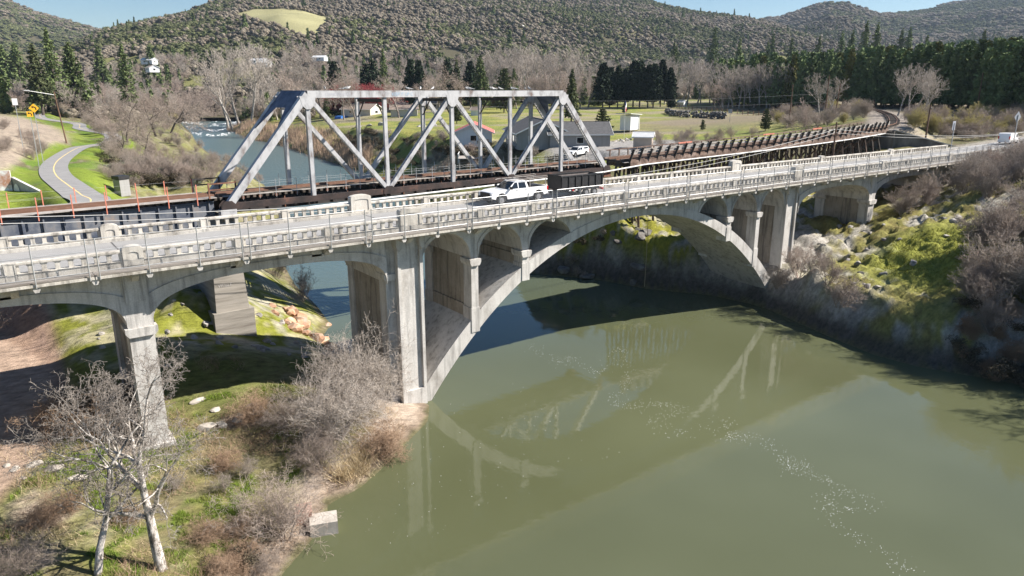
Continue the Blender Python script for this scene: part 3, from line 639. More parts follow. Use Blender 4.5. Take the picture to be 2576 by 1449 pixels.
def channel(p,q,w,h,lace,parent_name,mat='silver',lacemat='silver'):
    """built-up member: two side plates (visible from the sides) joined by flange bars or lacing"""
    m=MB(); p=Vector(p);q=Vector(q); d=(q-p).normalized(); y=Vector((0,1,0)); u=y.cross(d).normalized()
    if u.z<0:u=-u
    for s in (-1,1):
        m.bar(p+y*s*w/2,q+y*s*w/2,.035,h,up=u)
        for k in (-1,1): m.bar(p+y*s*(w/2-.06)+u*k*h/2,q+y*s*(w/2-.06)+u*k*h/2,.14,.03,up=u)
    o=T.part(m,parent_name,mat)
    if lace:
        L=(q-p).length; n=int(L/.42)
        for f in (-1,1):
            m=MB()
            for i in range(n):
                a=p+d*(L*i/n)+u*f*h/2; b=p+d*(L*(i+1)/n)+u*f*h/2; s=1 if i%2 else -1
                m.bar(a+y*s*w/2,b-y*s*w/2,.06,.02,up=u)
            ob=T.part(m,'lacing',lacemat,kind='stuff'); ob.parent=o; ob.location=(0,0,0)
    else:
        for f in (1,):
            m=MB(); m.bar(p+u*f*(h/2+.012),q+u*f*(h/2+.012),w+.05,.024,up=u); ob=T.part(m,'cover_plate',mat); ob.parent=o; ob.location=(0,0,0)
    return o
for n in (NN,NFAR):
    T.part(MB().box(TP[1]-.1,TP[5]+.1,n-.28,n+.28,ZT-.3,ZT-.26),'chord_flange','silver')
    channel((TP[1],n,ZT),(TP[5],n,ZT),.5,.56,False,'top_chord')
    channel((TP[0],n,ZB),(TP[1],n,ZT),.5,.56,False,'end_post'); channel((TP[6],n,ZB),(TP[5],n,ZT),.5,.56,True,'end_post')
    channel((TP[0],n,ZB),(TP[6],n,ZB),.42,.5,True,'bottom_chord','chord_dark','chord_dark')
    for i in (1,3,5): channel((TP[i],n,ZB),(TP[i],n,ZT-.25),.30,.34,False,'vertical')
    for i in (2,4): channel((TP[i],n,ZB),(TP[i],n,ZT-.25),.24,.34,True,'vertical')
    for a,b in ((2,1),(2,3),(4,3),(4,5)): channel((TP[a],n,ZB+.1),(TP[b],n,ZT-.1),.40,.36,True,'diagonal')
    for i in (1,3,5):
        for s in (-1,1): T.part(MB().prism([(TP[i]-.75,ZT-.15),(TP[i]+.75,ZT-.15),(TP[i]+.55,ZT-.95),(TP[i]+.2,ZT-1.25),(TP[i]-.2,ZT-1.25),(TP[i]-.55,ZT-.95)],n+s*.27-.012,n+s*.27+.012),'gusset_plate','silver')
    for i in (0,2,4,6):
        for s in (-1,1): T.part(MB().prism([(TP[i]-.6,ZB-.25),(TP[i]+.6,ZB-.25),(TP[i]+.6,ZB+.2),(TP[i]+.3,ZB+.5),(TP[i]-.3,ZB+.5),(TP[i]-.6,ZB+.2)],n+s*.27-.012,n+s*.27+.012),'gusset_plate','chord_dark')
# portal plates follow the slope of the end posts
for i0,i1,s in ((0,1,1),(6,5,-1)):
    p=Vector((TP[i1],0,ZT+.28)); q=Vector((TP[i0],0,ZB+.28)); d=(q-p).normalized(); off=Vector((-s*.05,0,.02))
    def at(k,n): v=p+d*k+off; return (v.x,n,v.z)
    def solid(poly,nm):
        nv=d.cross(Vector((0,1,0))).normalized()*.02; vs=[Vector(a)+nv for a in poly]+[Vector(a)-nv for a in poly]; n=len(poly)
        m=MB(); m._add(vs,[tuple(range(n)),tuple(range(2*n-1,n-1,-1))]+[(i,n+i,n+(i+1)%n,(i+1)%n) for i in range(n)]); T.part(m,nm,'portal_steel_shade')
    solid([at(0,NN),at(0,NFAR),at(1.9,NFAR),at(1.9,NN)],'portal_plate')
    solid([at(1.9,NN+.2),at(1.9,NN+1.6),at(4.4,NN+.2)],'portal_knee'); solid([at(1.9,NFAR-.2),at(4.4,NFAR-.2),at(1.9,NFAR-1.6)],'portal_knee')
for i in (2,3,4):
    T.part(MB().box(TP[i]-.12,TP[i]+.12,NN+.3,NFAR-.3,ZT-.75,ZT-.45),'sway_strut','dark_steel')
    for a,b in ((NN,1.5),(NFAR,-1.5)): T.part(MB().bar((TP[i],a,ZT-2.3),(TP[i],a+b,ZT-.6),.09,.09),'sway_knee','dark_steel')
for i in range(1,5):
    for a,b in ((NN,NFAR),(NFAR,NN)): T.part(MB().bar((TP[i],a,ZT-.18+(.03 if a>b else 0)),(TP[i+1],b,ZT-.18+(.03 if a>b else 0)),.1,.05),'top_lateral','dark_steel')
for i in range(7): T.part(MB().box(TP[i]-.16,TP[i]+.16,NN+.3,NFAR-.3,13.95,14.95),'floor_beam','dark_steel')
for n in (61.35,64.35): T.part(MB().box(TP[0],TP[6],n-.02,n+.02,13.8,14.98).box(TP[0],TP[6],n-.15,n+.15,14.96,15.0).box(TP[0],TP[6],n-.15,n+.15,13.8,13.84),'stringer','dark_steel')
for i in range(6):
    for k in range(5): 
        for n in (61.30,): T.part(MB().box(TP[i]+.8+1.5*k,TP[i]+.88+1.5*k,n-.12,n,13.85,14.95),'stiffener','rust_steel' if (i+k)%3==0 else 'dark_steel')
TIE=MB().box(-.12,.12,60.95-62.85,64.75-62.85,-.11,.11).mesh('tie',MT['tie_wood'])
t=TP[0]-.2
while t<TP[6]+.2: T.put('tie',TIE,(t,62.85,15.1)); t+=.56
for dn in (-.7175,.7175): T.part(MB().box(TP[0]-.3,TP[6]+.3,62.85+dn-.035,62.85+dn+.035,15.2,15.38).box(TP[0]-.3,TP[6]+.3,62.85+dn-.075,62.85+dn+.075,15.21,15.225),'rail','rail_steel')
for dn in (-1.25,1.25): T.part(MB().box(TP[0]-.3,TP[6]+.3,62.85+dn-.1,62.85+dn+.1,15.212,15.36),'guard_timber','tie_wood')
for n0 in (60.98,64.1):
    for k in range(3):
        for i in range(6): T.part(MB().box(TP[i]+.01,TP[i+1]-.01,n0+k*.215,n0+k*.215+.2,15.212,15.262),'walkway_board','grey_wood')
HP=MB().tube((0,0,-.45),(0,0,1.12),.028,n=5).mesh('handrail_post',MT['galv']); HB=MB().box(-.1,.1,-.06,.06,-.16,.06).mesh('post_bracket',MT['rust_steel'])
t=TP[0]+1.6; k=0
while t<TP[6]-1:
    for n in (60.9,64.82):
        if min(abs(t-x) for x in TP)>.4: T.put('handrail_post',HP,(t,n,15.3)); T.put('post_bracket',HB,(t,n+.04*(1 if n<62 else -1),15.1))
    k+=1; t+=1.45 if k%3 else 1.9
for n in (60.9,64.82):
    for z in (16.1,15.8): T.part(MB().tube((TP[0]+1.6,n,z),(TP[6]-1.4,n,z),.007,n=4),'handrail_cable','galv')
T.part(MB().box(TP[0]-.7,TP[0]+.6,NN-.35,NN+.35,13.6,14.3),'bearing','silver')
for i,n in ((0,NFAR),(6,NN),(6,NFAR)): T.part(MB().box(TP[i]-.6,TP[i]+.6,n-.35,n+.35,13.6,14.3),'bearing','rust_steel')
# faint painted words on the top chord
def words(txt,t,z,size,mat,fr,n=NN-.275,nm='lettering'):
    cu=bpy.data.curves.new(nm,'FONT'); cu.body=txt; cu.size=size; cu.extrude=.002; tmp=bpy.data.objects.new('t',cu); COL.objects.link(tmp)
    dg=bpy.context.evaluated_depsgraph_get(); me=bpy.data.meshes.new_from_object(tmp.evaluated_get(dg)); bpy.data.objects.remove(tmp)
    me.materials.clear(); me.materials.append(MT[mat]); ob=link(nm,me,fr.root); ob.location=Vector((t,n,z))-fr.o; ob.rotation_euler=(R(90),0,0); return ob
M('faded_ink',[(.40,.41,.45)],1,.7); M('faded_blue',[(.30,.42,.55)],1,.7)
words('CHAIDED DAY',TP[1]+1.6,ZT-.14,.38,'faded_ink',T); words('KEEP IT UP C',TP[2]+.7,ZT-.15,.40,'faded_blue',T)
# plate girder span to the left
G=Frame('railway_girder_span','blue grey plate girder railway span with orange marker posts','bridge',(6,62.85,13.6),RA)
for n in (61.2,64.5):
    s=-1 if n<62 else 1
    G.part(MB().box(-16,18.6,n-.02,n+.02,12.9,14.9),'girder_web','girder_blue'); 
    for z in (12.88,14.92): G.part(MB().box(-16,18.6,n-.2,n+.2,z-.03,z+.03),'girder_flange','girder_blue')
    x=-15.6
    while x<18.5: G.part(MB().box(x-.05,x+.05,n+s*.02,n+s*.16,12.91,14.89),'stiffener','girder_blue'); x+=1.3
t=-16
while t<19: G.put('tie',TIE,(t,62.85,15.1)); t+=.56
for dn in (-.7175,.7175): G.part(MB().box(-16,19,62.85+dn-.035,62.85+dn+.035,15.2,15.38).box(-16,19,62.85+dn-.075,62.85+dn+.075,15.21,15.225),'rail','rail_steel')
for dn in (-.35,.35): G.part(MB().box(-16,19,62.85+dn-.03,62.85+dn+.03,15.2,15.36),'guard_rail','rail_steel')
for n0 in (60.75,63.95):
    for k in range(4):
        for i in range(6): G.part(MB().box(-16+i*5.8+.01,-16+(i+1)*5.8-.01,n0+k*.25,n0+k*.25+.235,15.212,15.262),'walkway_board','grey_wood')
OP=MB().box(-.035,.035,-.035,.035,-.55,1.15).mesh('marker_post',MT['orange_paint'])
for k in range(13):
    t=-9.2+k*2.2
    if t<18: G.put('marker_post',OP,(t,60.68,15.3)); G.put('marker_post',OP,(t+.9,65.02,15.3))
for n in (60.68,65.02):
    for z in (16.3,15.85): G.part(MB().tube((-10,n,z),(18,n,z),.006,n=3),'handrail_wire','wire')
for n in (60.75,64.95): 
    m=MB()
    for t in (18.2,20.4): m.box(t-.06,t+.06,n-.06,n+.06,15.2,16.5)
    for z in (15.9,16.4): m.box(18.2,20.4,n-.05,n+.05,z-.05,z+.05)
    G.part(m,'refuge_rail','rust_steel' if n<62 else 'dark_steel')
# concrete pier below the joint
pr=Frame('railway_pier','tapered board marked concrete pier under the railway bridge, with white scrawl','pier',(19.0,62.85,3.2),RA)
M('pier_concrete',[(.17,.15,.13),(.27,.25,.22),(.33,.30,.27)],.8,.95,.4,stretch=(.3,.3,3),bscale=3)
pr.part(MB().prism([(17.75,61.0),(20.25,61.0),(20.25,65.6),(17.75,65.6)],5.5,13.58,'z',t0=[(17.55,60.3),(20.35,60.3),(20.35,66.2),(17.55,66.2)],t1=[(17.95,60.9),(20.05,60.9),(20.05,65.6),(17.95,65.6)]),'shaft','pier_concrete')
pr.part(MB().box(17.25,20.65,60.0,66.5,1.5,5.55),'footing','pier_concrete')
M('scrawl',[(.30,.28,.26),(.55,.53,.51)],2.5,.8,lo=.4,hi=.55)
for z,s_,tx in ((9.6,.55,'KNOB'),(8.6,.6,'ATR'),(7.7,.42,'VISIBLE')):
    k=(z-5.5)/8.08; words(tx,17.55+.4*k+.3,z,s_*.9,'scrawl',pr,n=60.3+.6*k-.02,nm='scrawl')
M('scrawl2',[(.5,.5,.5)],1,.8)
# right timber trestle
TL=smooth_line([(65.5,66.55,15.1),(82,66.0,15.55),(100,65.3,16.05),(116,65.2,16.6),(131,66.3,17.1)],10)
tr=thing('timber_trestle','weathered brown timber railway trestle with ragged side posts','trestle',(98,65.4,9)); tro=Vector((98,65.4,9))
def tpart(mb,name,mat='trestle_wood',kind=None):
    o=link(name,mb.mesh(name,MT[mat]),tr); o.location=-tro
    if kind:o['kind']=kind
    return o
cum=[0]
for a,b in zip(TL[:-1],TL[1:]): cum.append(cum[-1]+(b-a).length)
def tl(s,off=0,dz=0):
    s=min(max(s,0),cum[-1]-1e-4); i=max(j for j in range(len(cum)-1) if cum[j]<=s); t=(s-cum[i])/(cum[i+1]-cum[i]); p=TL[i].lerp(TL[i+1],t); d=TL[i+1]-TL[i]; d.z=0; d.normalize()
    n=Vector((-d.y,d.x,0)); return p+n*off+Vector((0,0,dz)),math.atan2(d.y,d.x)
LT=cum[-1]
TT=MB().box(-.11,.11,-1.75,1.75,-.11,.11).mesh('tie',MT['tie_wood'])
s=.2
while s<LT: 
    p,a=tl(s); o=link('tie',TT,tr); o.location=p-tro; o.rotation_euler=(0,0,a); s+=.55
def along(off,dz,w,h,name,mat,step=2.2,s0=0,s1=None):
    s=s0; s1=s1 or LT
    while s<s1-.2:
        e=min(s+step,s1); tpart(MB().bar(tl(s,off,dz)[0],tl(e,off,dz)[0],w,h),name,mat); s=e
for o_ in (-.7175,.7175): along(o_,.2,.07,.18,'rail','rail_steel',6)
for o_ in (-1.55,1.55): along(o_,.2,.2,.2,'guard_timber','trestle_wood',4.5)
for o_ in (-1.0,-.75,.75,1.0): along(o_,-.42,.2,.6,'stringer','tie_wood',9)
along(-1.95,-.1,.3,.06,'walkway_board','grey_wood',3); along(-2.2,-.1,.2,.06,'walkway_board','grey_wood',3.4)
k=0; s=1.0
while s<LT:
    p,a=tl(s,-2.3,0); h=1.5+.14*math.sin(k*2.3)
    m=MB(); q=p+Vector((.25,-.32,0)); m.bar(p+Vector((-.2,.35,-.95)),q+Vector((0,0,h)),.26,.28); tpart(m,'side_post','tie_wood')
    p2,a2=tl(s+.6,2.2,0); tpart(MB().bar(p2+Vector((0,0,-.2)),p2+Vector((0,0,1.1)),.14,.14),'side_post','trestle_wood')
    k+=1; s+=1.62
for z,w_ in ((1.3,.24),(.95,.26),(.6,.24)): along(-2.36,z,.06,w_,'side_rail','grey_wood' if z>.9 else 'trestle_wood',4.86,1.0)
along(-2.2,.25,.08,.34,'side_rail','trestle_wood',4.86,1.0); along(-2.28,-.1,.1,.34,'side_rail','trestle_wood',4.86,1.0); along(-2.3,-.46,.1,.34,'side_rail','trestle_wood',4.86,1.0)
for z in (1.08,): along(2.22,z,.08,.14,'side_rail','trestle_wood',3.24,1.0)
for s0_ in (14.5,33.5,47): along(2.2,1.1,.1,.2,'warning_rail','orange_paint',3,s0_,s0_+2.8)
k=0; s=2.5
while s<LT-1:
    p,a=tl(s); gz=min(hz(p.x,p.y+dy) for dy in (-2,0,2))-.5
    dn=Vector((-math.sin(a),math.cos(a),0))
    for j,o_ in enumerate((-1.9,-1.1,-.35,.35,1.1,1.9)):
        b=p+dn*o_*1.5; tpart(MB().tube((b.x,b.y,gz),tuple(p+dn*o_+Vector((0,0,-1.05))),.17,.15,n=6),'pile','tie_wood' if (k+j)%3 else 'trestle_wood')
    tpart(MB().bar(p-dn*2.3+Vector((0,0,-.9)),p+dn*2.3+Vector((0,0,-.9)),.32,.32),'bent_cap','tie_wood')
    if p.z-gz>4: 
        for sg in (-1,1): tpart(MB().bar(p+dn*2.2*sg+Vector((.2*sg,0,-1.4)),Vector((p.x+.2*sg,p.y,gz+.9))-dn*2.2*sg,.08,.22),'sway_plank','trestle_wood')
    k+=1; s+=2.6
# service pipe hung along truss and trestle
pm=[]
c_,s_=math.cos(RA),math.sin(RA)
def tw(t,n,z): return Vector((c_*t-s_*n,s_*t+c_*n,z))
pipe=thing('service_pipe','long pale service pipe slung along the railway bridge','pipe',tuple(tw(45,59.6,14)))
po=tw(45,59.6,14)
pp=[tw(19.6,59.5,13.75),tw(30,59.5,13.9),tw(45,59.5,14.05),tw(64.2,59.6,14.25)]+[tl(s,-2.75,-.55)[0] for s in np.arange(3,LT,3.)]
for i,(a,b) in enumerate(zip(pp[:-1],pp[1:])):
    o=link('pipe_length',MB().tube(a,b,.085,n=8).mesh('pipe_length',MT['white_paint']),pipe); o.location=-po
    o=link('pipe_collar',MB().tube(b-(b-a).normalized()*.12,b+(b-a).normalized()*.12,.115,n=8).mesh('pipe_collar',MT['galv']),pipe); o.location=-po
for t in np.arange(21,64,2.6):
    a=tw(t,59.5,13.9); o=link('pipe_hanger',MB().bar(a,tw(t+.3,60.1,14.35),.05,.05).mesh('pipe_hanger',MT['dark_steel']),pipe); o.location=-po
# right abutment, embankment track
ab=thing('railway_abutment','dark stained concrete railway abutment with a sloping wing wall','abutment',(131.5,63,13)); abo=Vector((131.5,63,13))
M('abut_concrete',[(.10,.09,.08),(.17,.155,.14),(.27,.25,.23)],.5,.95,.3,stretch=(1,1,.5),lo=.35,hi=.75)
o=link('backfill',MB().prism([(131.6,62.9),(140.5,66.2),(139.5,70.9),(131.6,69.4)],9,16.95,'z').mesh('backfill',MT['abut_concrete']),ab); o.location=-abo
o=link('face',MB().box(130.6,131.6,62.6,69.6,8,16.85).mesh('face',MT['abut_concrete']),ab); o.location=-abo
v=MB(); v._add([(131.0,62.8,13.2),(131.0,62.8,17.0),(140.5,55.6,13.9),(131.5,63.4,13.2),(131.5,63.4,17.0),(141,56.2,13.9)],[(0,1,2),(5,4,3),(0,3,4,1),(1,4,5,2),(2,5,3,0)])
o=link('wing_wall',v.mesh('wing_wall',MT['abut_concrete']),ab); o.location=-abo
v=MB(); v.bar((130.9,62.9,17.03),(140.6,55.6,13.95),.5,.16); o=link('coping',v.mesh('coping',MT['concrete']),ab); o.location=-abo
trk=thing('railway_track','curving railway track on a gravel bank beyond the trestle','track',(150,72,17.5)); tko=Vector((150,72,17.5))
RL=smooth_line([(131,66.3,17.35)]+[(p[0],p[1],p[2]+.25) for p in RAILE],14)
for o_ in (-.7175,.7175):
    pts=[]
    for i,p in enumerate(RL):
        d=RL[min(i+1,len(RL)-1)]-RL[max(i-1,0)]; d.z=0; d.normalize(); pts.append(p+Vector((-d.y,d.x,0))*o_+Vector((0,0,.1)))
    m=MB()
    for a,b in zip(pts[:-1],pts[1:]): m.bar(a,b,.08,.18)
    o=link('rail',m.mesh('rail',MT['rail_steel']),trk); o.location=-tko
SL=MB().box(-.12,.12,-1.25,1.25,-.08,.08).mesh('sleeper',MT['tie_wood']); acc=0
for a,b in zip(RL[:-1],RL[1:]):
    L_=(b-a).length; ang=math.atan2(b.y-a.y,b.x-a.x); s=acc
    while s<L_:
        p=a.lerp(b,s/L_); o=link('sleeper',SL,trk); o.location=p-tko; o.rotation_euler=(0,0,ang); s+=.65 if a.x<190 else 2.0
    acc=s-L_
# ================================================================ vegetation builders
M('bark_pale',[(.10,.085,.07),(.34,.31,.28),(.50,.47,.44)],4.5,.9,.5,rnd=.12,lo=.38,hi=.6,stretch=(1,1,.5))
M('bark_grey',[(.16,.13,.11),(.28,.245,.22)],2,.95,.2,rnd=.15)
M('bark_dark',[(.055,.043,.035),(.11,.09,.075)],2,.95,.2,rnd=.15)
M('twig_pale',[(.30,.26,.225),(.46,.41,.365)],.7,.95,rnd=.14)
M('twig_grey',[(.25,.20,.165),(.38,.32,.275)],.7,.95,rnd=.2)
M('twig_brown',[(.25,.21,.175),(.37,.32,.275)],.7,.95,rnd=.2)
M('twig_ochre',[(.32,.27,.11),(.42,.37,.16)],.7,.95,rnd=.18)
M('twig_rust',[(.24,.155,.10),(.36,.26,.18)],.9,.95,rnd=.15)
M('twig_mauve',[(.28,.22,.185),(.40,.33,.285)],.7,.95,rnd=.15)
M('twig_red',[(.20,.035,.04),(.30,.07,.07)],.7,.95,rnd=.1)
M('reed',[(.32,.22,.15),(.46,.34,.25)],.8,.95,rnd=.15)
M('dry_grass',[(.38,.29,.17),(.52,.43,.28)],1.5,.95,rnd=.15)
M('needle_dark',[(.016,.028,.016),(.036,.056,.030)],.8,.9,rnd=.25,spec=.2)
M('needle_green',[(.07,.105,.042),(.18,.22,.085)],.6,.9,rnd=.25,spec=.2)
M('needle_plant',[(.075,.115,.045),(.20,.25,.10)],.35,.9,rnd=.3,spec=.2)
M('needle_pine',[(.055,.07,.034),(.12,.135,.062)],.5,.9,rnd=.2,spec=.2)
M('needle_yellow',[(.10,.11,.03),(.20,.19,.055)],.5,.9,rnd=.2,spec=.2)
M('leaf_olive',[(.055,.065,.025),(.12,.125,.05)],.8,.9,rnd=.25,spec=.2)
M('leaf_dark',[(.055,.045,.030),(.125,.105,.07)],.9,.9,rnd=.3,spec=.2)
M('leaf_sage',[(.14,.16,.12),(.24,.26,.19)],1.2,.9,rnd=.15)
M('grass_blade',[(.085,.15,.018),(.16,.23,.03),(.22,.20,.07)],.5,.9,spec=.2)
M('blossom',[(.62,.50,.50),(.75,.66,.64)],2,.9)
def rv(r,s=1.): return np.array((r.gauss(0,s),r.gauss(0,s),r.gauss(0,s)))
def nrm(v): return v/max(np.linalg.norm(v),1e-9)
def branches(seed,h,lev,trunk_frac=.45,fork=3,up=.25,spread=.75,r0=None,lean=(0,0),twig=.012,wob=.16,shrink=.62,stems=1,base_len=None,nseg=4):
    r=random.Random(seed); S=[]
    def grow(p,d,L,rad,l):
        if l>lev or L<.12: return
        k=nseg if l<2 else 3; step=L/k
        for i in range(k):
            d=nrm(d+rv(r,wob*(1+.35*l))+np.array((0,0,up*(.35 if l else .1))))
            q=p+d*step; ra=max(twig,rad*(1-.55*i/k)); rb=max(twig*.8,rad*(1-.55*(i+1)/k)); S.append((p,q,ra,rb,l)); p=q
            nb=1 if (l>0 or i>=k*trunk_frac-1) else 0
            if l==0 and i>=k*trunk_frac-1: nb=2
            for _ in range(nb):
                if r.random()<.9:
                    ax=nrm(np.cross(d,rv(r))); dd=nrm(d*(1-spread*r.uniform(.55,1.))+ax*spread)
                    grow(q,dd,L*shrink*r.uniform(.7,1.12),rb*.62,l+1)
        for _ in range(max(1,fork-2)):
            ax=nrm(np.cross(d,rv(r))); grow(p,nrm(d+ax*spread*.5),L*shrink*r.uniform(.75,1.05),rb*.85,l+1)
    L0=base_len or h*.5
    for s in range(stems):
        a=r.uniform(0,6.28); d0=nrm(np.array((lean[0],lean[1],1.))+(np.array((math.cos(a),math.sin(a),0))*r.uniform(.1,.75) if stems>1 else 0))
        p0=np.array((math.cos(a),math.sin(a),0))*(r.uniform(0,.25) if stems>1 else 0)
        grow(p0,d0,L0*(r.uniform(.65,1.05) if stems>1 else 1),(r0 or h*.018)*(r.uniform(.6,1) if stems>1 else 1),0)
    z=max(s[1][2] for s in S); f=h/z
    return [(a*f,b*f,c,d,l) for a,b,c,d,l in S]
def tree_meshes(name,S,bark,twig,split=1):
    A=[s for s in S if s[4]<=split]; B=[s for s in S if s[4]>split]
    t=segmesh(name+'_trunk',[s[0] for s in A],[s[1] for s in A],[s[2] for s in A],[s[3] for s in A],MT[bark],6) if A else None
    c=segmesh(name+'_crown',[s[0] for s in B],[s[1] for s in B],[s[2] for s in B],[s[3] for s in B],MT[twig],3) if B else None
    return t,c
def cards(C,size,r,up=0.):
    """random triangles at points C (n,3)"""
    n=len(C); a=r.normal(size=(n,3)); a/=np.linalg.norm(a,axis=1,keepdims=True); b=r.normal(size=(n,3)); b-= (b*a).sum(1,keepdims=True)*a; b/=np.linalg.norm(b,axis=1,keepdims=True)
    s=(size*r.uniform(.55,1.35,n))[:,None] if np.isscalar(size) else (size*r.uniform(.6,1.3,n))[:,None]
    V=np.stack([C-a*s*.5,C+a*s*.5,C+b*s*.9],1); return V.reshape(-1,3),np.arange(3*n).reshape(-1,3)
def cloud(name,cent,rad,n,size,mat,seed,flat=.75):
    r=np.random.default_rng(seed); P=[]
    for c,q in zip(cent,rad):
        d=r.normal(size=(n,3)); d/=np.linalg.norm(d,axis=1,keepdims=True); d*=(r.uniform(.25,1,n)**.5)[:,None]*q; d[:,2]*=flat; P.append(d+np.array(c))
    V,Fq=cards(np.concatenate(P),size,r); return npmesh(name,V,Fq,MT[mat])
def conifer_crown(name,h,R0,mat,seed,n=4200,size=.5,base=.12,power=.85,lobes=7,droop=.25,ragged=.35):
    r=np.random.default_rng(seed); nw=int(h/.75); P=[]
    wt=np.array([(1-k/nw)**power+.06 for k in range(nw)]); wt=wt/wt.sum()
    for k in range(nw):
        t=k/nw; z=h*(base+(1-base)*t); rr=R0*((1-t)**power)*(1-.25*max(0,.15-t)/.15)+.12
        for j in range(lobes):
            a=2*math.pi*(j+r.uniform(-.4,.4))/lobes+k*1.7; L=rr*r.uniform(1-ragged,1.15)
            m=max(3,int(n*wt[k]/lobes)); u=r.uniform(.12,1,m)**.7
            x=np.cos(a)*u*L; y=np.sin(a)*u*L; zz=z-droop*u*L+r.normal(0,.12,m)
            P.append(np.stack([x+r.normal(0,.16*(.4+u*L*.22),m),y+r.normal(0,.16*(.4+u*L*.22),m),zz],1))
    V,Fq=cards(np.concatenate(P),size,r); return npmesh(name,V,Fq,MT[mat])
def taper(name,h,r,mat): return MB().tube((0,0,-.4),(0,0,h*.55),r,r*.6,n=7,cap=False).tube((0,0,h*.55),(0,0,h),r*.6,r*.08,n=7,cap=False).mesh(name,MT[mat])
KIND={}
def kind_tree(key,name,h,trunk,crown): KIND[key]=(name,h,trunk,crown)
def kind_shrub(key,name,h,me): KIND[key]=(name,h,None,me)
# tall bare cottonwoods, spreading oaks, saplings
for i in range(3):
    S=branches(100+i,20,5,trunk_frac=.4,up=.5,spread=.5,r0=.34,twig=.028,wob=.10,shrink=.60); kind_tree('cotton%d'%i,'cottonwood_tree',20,*tree_meshes('cottonwood',S,'bark_pale','twig_pale'))
for i in range(3):
    S=branches(120+i,12,5,trunk_frac=.3,up=.12,spread=.78,r0=.26,twig=.022,wob=.16,shrink=.66); kind_tree('oak%d'%i,'oak_tree',12,*tree_meshes('oak',S,'bark_dark','twig_grey'))
for i in range(2):
    S=branches(130+i,14,5,trunk_frac=.35,up=.3,spread=.62,r0=.24,twig=.024,wob=.13,shrink=.62); kind_tree('alder%d'%i,'bare_tree',14,*tree_meshes('alder',S,'bark_grey','twig_mauve'))
for i in range(4):
    S=branches(140+i,4,4,trunk_frac=.1,up=.30,spread=.5,r0=.05,twig=.008,wob=.15,shrink=.60,stems=6,base_len=2.2)
    t,c=tree_meshes('shrub',S,'bark_grey',['twig_grey','twig_brown','twig_mauve','twig_grey'][i],-1); kind_shrub('shrub%d'%i,'bare_shrub',4,c)
S=branches(150,4,4,trunk_frac=.1,up=.3,spread=.5,r0=.05,twig=.012,stems=10,base_len=2.0,shrink=.6); kind_shrub('ochre','willow_shrub',4,tree_meshes('willow',S,'bark_grey','twig_ochre',-1)[1])
S=branches(151,4,4,trunk_frac=.1,up=.3,spread=.5,r0=.05,twig=.012,stems=9,base_len=2.0,shrink=.6); kind_shrub('redtwig','red_shrub',4,tree_meshes('redtwig',S,'bark_grey','twig_red',-1)[1])
S=branches(152,4,4,trunk_frac=.1,up=.1,spread=.75,r0=.04,twig=.011,stems=12,base_len=1.7,shrink=.64,wob=.24); kind_shrub('rust','rusty_shrub',4,tree_meshes('rust',S,'bark_grey','twig_rust',-1)[1])
for i,(m_,nm) in enumerate((('leaf_olive','leafy_shrub'),('leaf_dark','dark_shrub'),('leaf_sage','sage_shrub'))):
    r=np.random.default_rng(160+i); c=r.normal(0,.75,(16,3))*np.array((1.2,1.2,.55))+np.array((0,0,1.2)); c[:,2]=np.maximum(c[:,2],.4)
    kind_shrub('leafy%d'%i,nm,2.6,cloud(nm,c,r.uniform(.5,.85,16),130,.16,m_,170+i))
# evergreens
def ev(key,name,h,Rr,mat,seed,bark='bark_dark',**k): kind_tree(key,name,h,taper(name+'_trunk',h*.97,h*.014+.05,bark),conifer_crown(name+'_crown',h,Rr,mat,seed,**k))
ev('fir0','fir_tree',18,3.6,'needle_green',201,power=.8); ev('fir1','fir_tree',18,3.2,'needle_pine',202,ragged=.55,lobes=6,base=.2)
ev('tallfir','fir_tree',26,3.4,'needle_green',203,ragged=.65,lobes=5,base=.25,n=3600)
ev('cypress','cypress_tree',12,1.7,'needle_dark',204,power=.55,base=.04,droop=-.35,size=.42,lobes=8,ragged=.2)
ev('broad','dark_cypress_tree',12,2.9,'needle_dark',205,power=.6,base=.16,droop=-.35,size=.55,lobes=9,ragged=.45,n=5200)
ev('plant0','plantation_pine',13,3.1,'needle_plant',206,power=.62,base=.10,droop=-.25,size=.6,lobes=8,n=3400)
ev('plant1','plantation_pine',13,2.9,'needle_plant',207,power=.7,base=.10,droop=-.2,size=.6,lobes=7,n=3400,ragged=.45)
ev('plant2','plantation_pine',13,2.8,'needle_yellow',208,power=.7,base=.12,droop=-.2,size=.6,lobes=7,n=3000,ragged=.45)
ev('pine','pine_tree',8,2.9,'needle_pine',209,power=.62,base=.12,droop=-.15,size=.34,lobes=9,ragged=.5,n=5200)
ev('youngpine','pine_tree',5,1.5,'needle_pine',210,power=.7,base=.1,droop=-.3,size=.28,lobes=7,ragged=.5,n=2600)
r_=np.random.default_rng(5)
USED={}
def plant(key,x,y,h,label,cat,group,wide=1.,z=None,rz=None):
    name,H,tk,cr=KIND[key]; f=h/H; z=hz(x,y)-.05 if z is None else z; rz=rng.uniform(0,6.28) if rz is None else rz
    if tk is None:
        o=link(name,cr); o.location=(x,y,z); o.rotation_euler=(0,0,rz); o.scale=(f*wide,f*wide,f); return tag(o,label,cat,group)
    o=thing(name,label,cat,(x,y,z),rz,group); o.scale=(f*wide,f*wide,f); link('trunk',tk,o); link('crown',cr,o); return o
